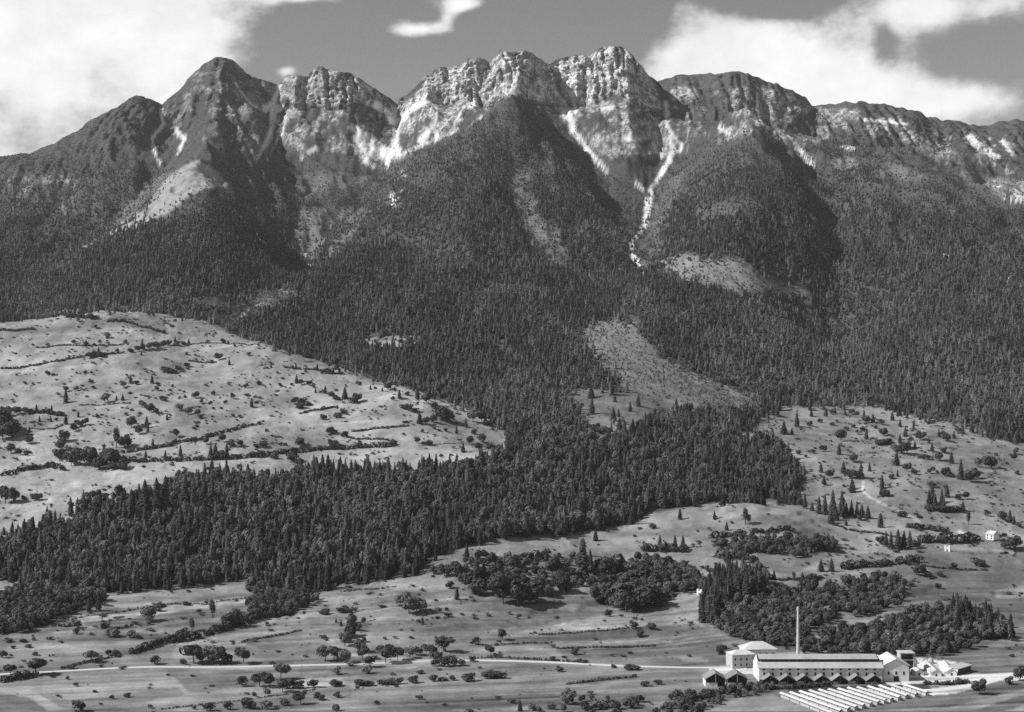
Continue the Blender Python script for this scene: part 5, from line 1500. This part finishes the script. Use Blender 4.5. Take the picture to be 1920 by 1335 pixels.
ur.slab([(1, HD / 2, 19.3), (HL - 2, HD / 2, 19.3), (HL - 2, HD - 6.4, 16.9), (1, HD - 6.4, 16.9)], .3)
ur.obj('upper_roof', 'roof_pale', hall)
MB().box(1.5, HL - 2.5, 8.2, HD - 8.2, 14.2, 16.75).obj('ridge_vent', 'dark_timber', hall)
pst = MB()
for i in range(17):
    pst.box(2 + i * 5.7, 2.3 + i * 5.7, 7.3, 7.6, 14.5, 16.7)
pst.obj('vent_posts', 'timber', hall)
for i in range(14):
    xx = 4.0 + i * 6.62
    window(hall, xx, 9.4, 2.0, 1.3, 0)
    window(hall, xx, 4.4, 1.5, 3.2, 0)
tag(hall, 'long white factory hall with dark slot along its roof', 'factory')
for i in range(7):      # row of open gabled bays along the foot of the hall
    x0 = 0.6 + i * 13.4
    x1 = x0 + 13.3
    po = empty('porch_bay', (192, 1252, 0))
    mid = (x0 + x1) / 2
    b = MB()
    b.slab([(x0, -.6, 3.0), (mid, -.6, 7.5), (mid, 9.7, 7.5), (x0, 9.7, 3.0)], .32)
    b.slab([(mid, -.6, 7.5), (x1, -.6, 3.0), (x1, 9.7, 3.0), (mid, 9.7, 7.5)], .32)
    b.obj('roof', 'roof_grey', po)
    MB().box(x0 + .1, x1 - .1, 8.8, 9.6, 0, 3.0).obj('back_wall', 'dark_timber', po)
    for q in (x0 + .2, mid - .15, x1 - .5):
        MB().box(q, q + .35, 0, .35, 0, 6.9 if q == mid - .15 else 3.0).obj('post', 'timber', po)
    br = MB(); br.gable_x(x0 + .8, x1 - .8, 2.6, 2.4, 6.4, .2); br.obj('dark_gable', 'dark_timber', po)  # dark sheet added for the shade inside the open bay
    MB().box(x0 + .3, mid - 1, 1.2, 2.2, 0, 1.6 + (i % 3) * .4).obj('brick_stack', 'grey_render', po)
    tag(po, f'{ORD[i]} open gabled bay from the left along the foot of the factory hall', 'shed', 'gabled bays along the hall')

# right-hand cross wing with white roof
wg = empty('cross_wing', (289.5, 1266, 0))
MB().box(0, 20, 0, 30, 0, 12.5).obj('wall', 'limewash', wg)
r_ = MB(); r_.slab([(-1.2, -1, 12.2), (10, -1, 17.8), (10, 31, 17.8), (-1.2, 31, 12.2)][::-1], .35); r_.slab([(10, -1, 17.8), (21.2, -1, 12.2), (21.2, 31, 12.2), (10, 31, 17.8)][::-1], .35); r_.obj('roof', 'roof_white', wg)
r_ = MB(); r_.gable_x(0.05, 19.95, 0.02, 12.5, 17.4); r_.obj('gable_wall', 'limewash', wg)
for i in range(3):
    window(wg, 4 + i * 6, 5, 1.6, 2.6, 0)
MB().box(8, 12, -.12, 0.02, 0, 4).obj('door', 'dark_timber', wg)
tag(wg, 'white cross wing closing the right end of the factory hall', 'factory')
# open shed behind
sh = empty('loading_shed', (311, 1300, 0))
b = MB(); b.box(0, .6, 0, 12, 0, 15.6); b.box(10.4, 11, 0, 12, 0, 15.6); b.box(.6, 10.4, 11.4, 12, 0, 15.6); b.obj('wall', 'grey_render', sh)
MB().box(-.6, 11.6, -.8, 12.6, 15.62, 16.3).obj('roof', 'roof_white', sh)
MB().box(.6, 10.4, .3, 11.4, 10.2, 10.7).obj('floor_slab', 'concrete', sh)
MB().box(.6, 10.4, 1.2, 1.5, 5, 10.18).obj('boarding', 'dark_timber', sh)
tag(sh, 'tall open loading shed with flat white roof behind the cross wing', 'shed')


def house(name, loc, rz, w, d, eave, ridge, wall, roof, label, wins=2, over=.6, cat='house', hip=0.0):
    o = empty(name, loc, rz)
    MB().box(0, w, 0, d, 0, eave).obj('wall', wall, o)
    r_ = MB()
    m = d / 2
    if hip:
        r_.add([(-over, -over, eave), (w + over, -over, eave), (w + over, d + over, eave), (-over, d + over, eave), (hip, m, ridge), (w - hip, m, ridge)],
               [(0, 1, 5, 4), (1, 2, 5), (2, 3, 4, 5), (3, 0, 4), (3, 2, 1, 0)])
    else:
        r_.slab([(-over, -over, eave - .1), (w + over, -over, eave - .1), (w + over, m, ridge), (-over, m, ridge)], .25)
        r_.slab([(-over, m, ridge), (w + over, m, ridge), (w + over, d + over, eave - .1), (-over, d + over, eave - .1)], .25)
        g_ = MB(); g_.gable_y(0.03, d - .03, 0.02, eave, ridge - .3); g_.gable_y(0.03, d - .03, w - .32, eave, ridge - .3); g_.obj('gable_wall', wall, o)
    r_.obj('roof', roof, o)
    for i in range(wins):
        for zz in ((eave * .18, eave * .58) if eave > 6.5 else (eave * .35,)):
            window(o, w * (i + .5) / wins, zz, 1.5, min(2.0, eave * .26), 0)
    MB().box(-.06, .04, d * .4, d * .4 + 1.4, 0, 2.4).obj('door', 'dark_timber', o)
    tag(o, label, cat)
    return o


house('office_building', (179, 1319, 0), math.radians(14), 20, 14, 11.2, 14.2, 'grey_render', 'roof_white', 'flat-roofed office with white end wall at the left of the factory', 4, hip=6)
house('villa', (192, 1342, 0), math.radians(6), 27, 17, 11.8, 17.0, 'limewash', 'roof_white', 'hip-roofed white block rising behind the office', 5, 1.2, hip=9)
house('cottage', (315, 1312, 0), math.radians(-38), 9, 9, 7.0, 10.4, 'limewash', 'roof_white', 'small white gabled house right of the cross wing', 2)
house('kiln_shed', (326.5, 1288, 0), math.radians(91), 36, 7, 3.0, 5.2, 'limewash', 'roof_white', 'long white kiln shed beside the small gabled house', 0, cat='shed')
house('kiln_shed', (339.5, 1284, 0), math.radians(86), 44, 8, 3.2, 5.6, 'limewash', 'roof_white', 'long white kiln shed in the middle of the right-hand cluster', 0, cat='shed')
house('kiln_shed', (352.5, 1287, 0), math.radians(84), 38, 8, 3.4, 6.0, 'limewash', 'roof_white', 'long white kiln shed next to the dark brick store', 0, cat='shed')
st_ = empty('brick_store', (354, 1290, 0), math.radians(48))
MB().box(0, 23, 0, 8, 0, 5.0).obj('wall', 'dark_timber', st_)  # shade of the front put into the wall colour
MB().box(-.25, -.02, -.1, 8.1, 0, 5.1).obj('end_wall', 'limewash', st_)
MB().slab([(-.7, -.9, 5.5), (23.7, -.9, 5.5), (23.7, 8.7, 6.6), (-.7, 8.7, 6.6)], .5).obj('roof', 'roof_pale', st_)
for i in range(4):
    MB().box(2 + i * 5.5, 4 + i * 5.5, -.08, .02, .4, 3.6).obj('opening', 'glass_dark', st_)
tag(st_, 'dark-fronted brick store with pale roof at the right end of the factory', 'shed')
for i, (xx, yy) in enumerate(((331, 1338), (338, 1336), (345, 1338))):
    mm_ = MB()
    n_ = 10
    for ring, (rr, zz) in enumerate(((2.6, 0), (2.4, 2.4), (1.5, 4.2), (0.1, 4.8))):
        for q in range(n_):
            a = 6.2832 * q / n_
            mm_.v.append((math.cos(a) * rr, math.sin(a) * rr, zz))
    for ring in range(3):
        for q in range(n_):
            mm_.f.append((ring * n_ + q, ring * n_ + (q + 1) % n_, (ring + 1) * n_ + (q + 1) % n_, (ring + 1) * n_ + q))
    o = mm_.obj('clay_silo', 'concrete'); o.location = (xx, yy, float(ground(xx, yy)[0]) - .2)
    tag(o, f'{ORD[i]} pale domed clay heap from the left behind the kiln sheds', 'silo', 'domed heaps behind the kiln sheds')

# stacked bricks and clay in the yard
for i, (uu, vv, w1, d1, h1) in enumerate(((1668, 1262, 5, 3, 2.2), (1679, 1262, 3, 3, 1.6), (1700, 1264, 6, 3, 1.8), (1712, 1263, 3, 4, 2.6), (1722, 1265, 4, 2, 2.0), (1736, 1266, 5, 3, 2.4), (1748, 1267, 3, 3, 1.5), (1762, 1266, 6, 3, 2.2), (1774, 1267, 4, 3, 2.8), (1640, 1282, 5, 3, 1.6), (1690, 1284, 3, 2, 1.4))):
    x_, y_, z_ = spot(uu, vv)
    o = empty('brick_pile', (x_, y_, z_ - .1), random.uniform(-.4, .4))
    MB().box(-w1 / 2, w1 / 2, 0, d1, 0, h1 * .7).obj('stack', 'limewash' if i % 3 else 'grey_render', o)
    MB().box(-w1 / 2 + .4, w1 / 2 - 1.1, .3, d1 - .2, h1 * .702, h1).obj('top_course', 'concrete', o)
    tag(o, f'{ORD[i]} low pale brick pile from the left in the factory yard' if i < 9 else ('low pale brick pile in the shade right of the gabled bays' if i == 9 else 'low pale brick pile above the end of the drying sheds'), 'brick pile', 'brick piles in the yard')

# two gabled sheds in front, open towards the viewer
for i, (x0, lab) in enumerate(((148, 'left one of two grey gabled sheds in front of the office'), (164.6, 'right one of two grey gabled sheds, next to the hall end'))):
    o = empty('gabled_shed', (x0, 1243, 0))
    b = MB(); b.slab([(-.7, -1.2, 6.0), (8, -1.2, 11.0), (8, 17, 11.0), (-.7, 17, 6.0)][::-1], .4); b.slab([(8, -1.2, 11.0), (16.4, -1.2, 5.8), (16.4, 17, 5.8), (8, 17, 11.0)][::-1], .4); b.obj('roof', 'roof_grey', o)
    b = MB(); b.box(0, .5, 0, 16, 0, 5.6); b.box(15.4, 15.9, 0, 16, 0, 5.4); b.box(.5, 15.4, 15.5, 16, 0, 5.6); b.obj('wall', 'limewash', o)
    MB().box(.5, 9.2 if i == 0 else 7.6, 0, .4, 0, 3.2).obj('parapet', 'limewash', o)
    MB().box(7.6, 8.2, 0.02, .5, 0, 9.9).obj('post', 'limewash', o)
    b = MB(); b.gable_x(.6, 15.3, 3.2, 5.4, 10.0, .3); b.box(.6, 15.3, 3.2, 3.5, 2.6, 5.4); b.obj('dark_gable', 'dark_timber', o)  # dark sheet filling the open front, in place of the shade within
    tag(o, lab, 'shed', 'gabled sheds in front of the office')

# chimney
ch = MB()
n_ = 16
for zz, rr in ((-1, 1.75), (1, 1.75), (1.2, 1.55), (50.5, .82), (50.7, 1.02), (52.2, 1.05), (52.4, .85), (53.2, .82), (53.2, .55), (48, .5)):
    for q in range(n_):
        a = 6.2832 * q / n_
        ch.v.append((math.cos(a) * rr, math.sin(a) * rr, zz))
for k in range(9):
    for q in range(n_):
        ch.f.append((k * n_ + q, k * n_ + (q + 1) % n_, (k + 1) * n_ + (q + 1) % n_, (k + 1) * n_ + q))
cm = empty('chimney', (228.9, 1300, 0))
ch.obj('shaft', 'chimney_brick', cm)
for zz in (12, 24, 36):
    bd = MB(); rr = 1.58 - zz / 50 * .74
    for z2 in (zz, zz + .35):
        for q in range(n_):
            a = 6.2832 * q / n_
            bd.v.append((math.cos(a) * rr, math.sin(a) * rr, z2))
    for q in range(n_):
        bd.f.append((q, (q + 1) % n_, n_ + (q + 1) % n_, n_ + q))
    bd.obj('iron_band', 'timber', cm)
tag(cm, 'tall slender pale chimney behind the factory hall', 'chimney')

# drying sheds: long low white roofs
starts = [(1465, 1298), (1483, 1297), (1501, 1295), (1519, 1293.5), (1537, 1292), (1555, 1291), (1573, 1290), (1591, 1288.5), (1609, 1287.5), (1629, 1286), (1650, 1284.5), (1672, 1283), (1694, 1282)]
ends = [(1560, 1335), (1577, 1330.5), (1592, 1326.5), (1606, 1323.5), (1620, 1320.5), (1634, 1317), (1648, 1314), (1661, 1311), (1673, 1308.5), (1687, 1305.5), (1701, 1302.5), (1719, 1299.5), (1739, 1296.5)]


def at_height(u, v, z):
    d_ = (ZC - z) * F / (v - VH)
    return (u - 960) / F * d_, d_


for i, (a, b) in enumerate(zip(starts, ends)):
    xa, ya = at_height(*a, 3.4); xb, yb = at_height(*b, 3.4)
    L = math.hypot(xb - xa, yb - ya)
    o = empty('drying_shed', (xb, yb, 0), math.atan2(ya - yb, xa - xb))
    b_ = MB(); b_.slab([(-.5, 0, 3.9), (L + .5, 0, 3.9), (L + .5, 1.6, 2.9), (-.5, 1.6, 2.9)][::-1], .12); b_.slab([(-.5, -1.6, 2.9), (L + .5, -1.6, 2.9), (L + .5, 0, 3.9), (-.5, 0, 3.9)][::-1], .12)
    rf = b_.obj('roof', 'roof_white', o)
    b_ = MB(); b_.gable_y(-1.4, 1.4, 0, 2.6, 3.7, .15); b_.gable_y(-1.4, 1.4, L - .15, 2.6, 3.7, .15); b_.obj('dark_gable', 'dark_timber', o)
    for s in (-1, 1):
        for q in range(6):
            xx = .2 + (L - .6) * q / 5
            MB().box(xx, xx + .22, s * 1.35 - .11, s * 1.35 + .11, 0, 2.75).obj('post', 'timber', o)
    b_ = MB()
    for q in range(5):
        b_.box(.8 + (L - 1.6) * q / 5, .5 + (L - 1.6) * (q + 1) / 5, -1.05, 1.05, 0, 1.9)
    b_.obj('brick_rack', 'grey_render', o)
    tag(o, f'{ORD[i]} long white drying shed from the left in the row of thirteen', 'shed', 'drying sheds in front of the factory')

# farmhouse and the two small white gates on the slope
fx_, fy_, fz_ = spot(1848, 1011)
fh = house('farmhouse', (fx_, fy_, fz_ - .5), math.radians(-52), 10.5, 10.5, 6.6, 10.2, 'limewash', 'roof_white', 'white farmhouse among bushes at the right edge', 2, .5)
MB().box(3, 3.8, 5.2, 6, 8, 11).obj('stack', 'limewash', fh)
for (uu, vv, lab) in ((1311, 1116, 'small white pillar gate at the end of the copse left of the factory'), (1776, 1034, 'small white pillar gate on the slope below the farmhouse')):
    gx_, gy_, gz_ = spot(uu, vv)
    s_k = 0.84 * gy_ / F
    o = empty('pillar_gate', (gx_, gy_, gz_ - .3), math.radians(-40))
    for q in (-1, 1):
        MB().box(q * 4.4 * s_k - 2.2 * s_k, q * 4.4 * s_k + 2.2 * s_k, 0, 2.4, 0, 14 * s_k).obj('pillar', 'limewash', o)
    MB().box(-2.2 * s_k, 2.2 * s_k, .1, 2.2, 5 * s_k, 10.5 * s_k).obj('crossbeam', 'limewash', o)
    tag(o, lab, 'gate', 'white pillar gates')

# poles along the road
for i, (uu, vv, hp, lab) in enumerate(((566, 1269, 24, 'thin wooden pole standing below the road by the orchard'), (882, 1243, 20, 'thin wooden pole beside the roadside field'), (1745, 1276, 30, 'thin wooden pole at the edge of the factory yard'),
                                       (1052, 1230, 9, 'short fence post at the corner of the roadside field'), (990, 1229, 8, 'short fence post midway along the roadside field'), (1652, 1266, 14, 'short post at the corner of the cross wing'), (1197, 1022, 24, 'bare pole on the mown strip under the knoll'))):
    x_, y_, z_ = spot(uu, vv)
    h_ = hp * y_ / F
    o = empty('wooden_pole', (x_, y_, z_ - .3))
    p = MB(); n_ = 6
    for zz, rr in ((0, .16), (h_, .10)):
        for q in range(n_):
            p.v.append((math.cos(q * 1.0472) * rr, math.sin(q * 1.0472) * rr, zz))
    p.f += [(q, (q + 1) % n_, n_ + (q + 1) % n_, n_ + q) for q in range(n_)] + [tuple(range(n_, 2 * n_))]
    p.obj('shaft', 'timber', o)
    if hp > 15:
        MB().box(-.7, .7, -.06, .06, h_ - .9, h_ - .75).obj('crossarm', 'timber', o)
    tag(o, lab, 'pole', 'wooden poles and posts')

# ------------------------------------------------------------------ thin summer haze over the whole valley
hz = MB().box(-3600, 3600, -60, 6600, -8, 1420)
m, T = new_mat('haze')
vol = T.n('ShaderNodeVolumePrincipled')
vol.inputs['Color'].default_value = (0.9, 0.9, 0.9, 1)
vol.inputs['Density'].default_value = 0.000019
vol.inputs['Anisotropy'].default_value = 0.2
o_ = T.n('ShaderNodeOutputMaterial'); T.put(o_.inputs['Volume'], vol.outputs[0])
hzo = hz.obj('haze', 'haze')
tag(hzo, 'thin pale summer haze filling the valley air', 'haze', kind='stuff')
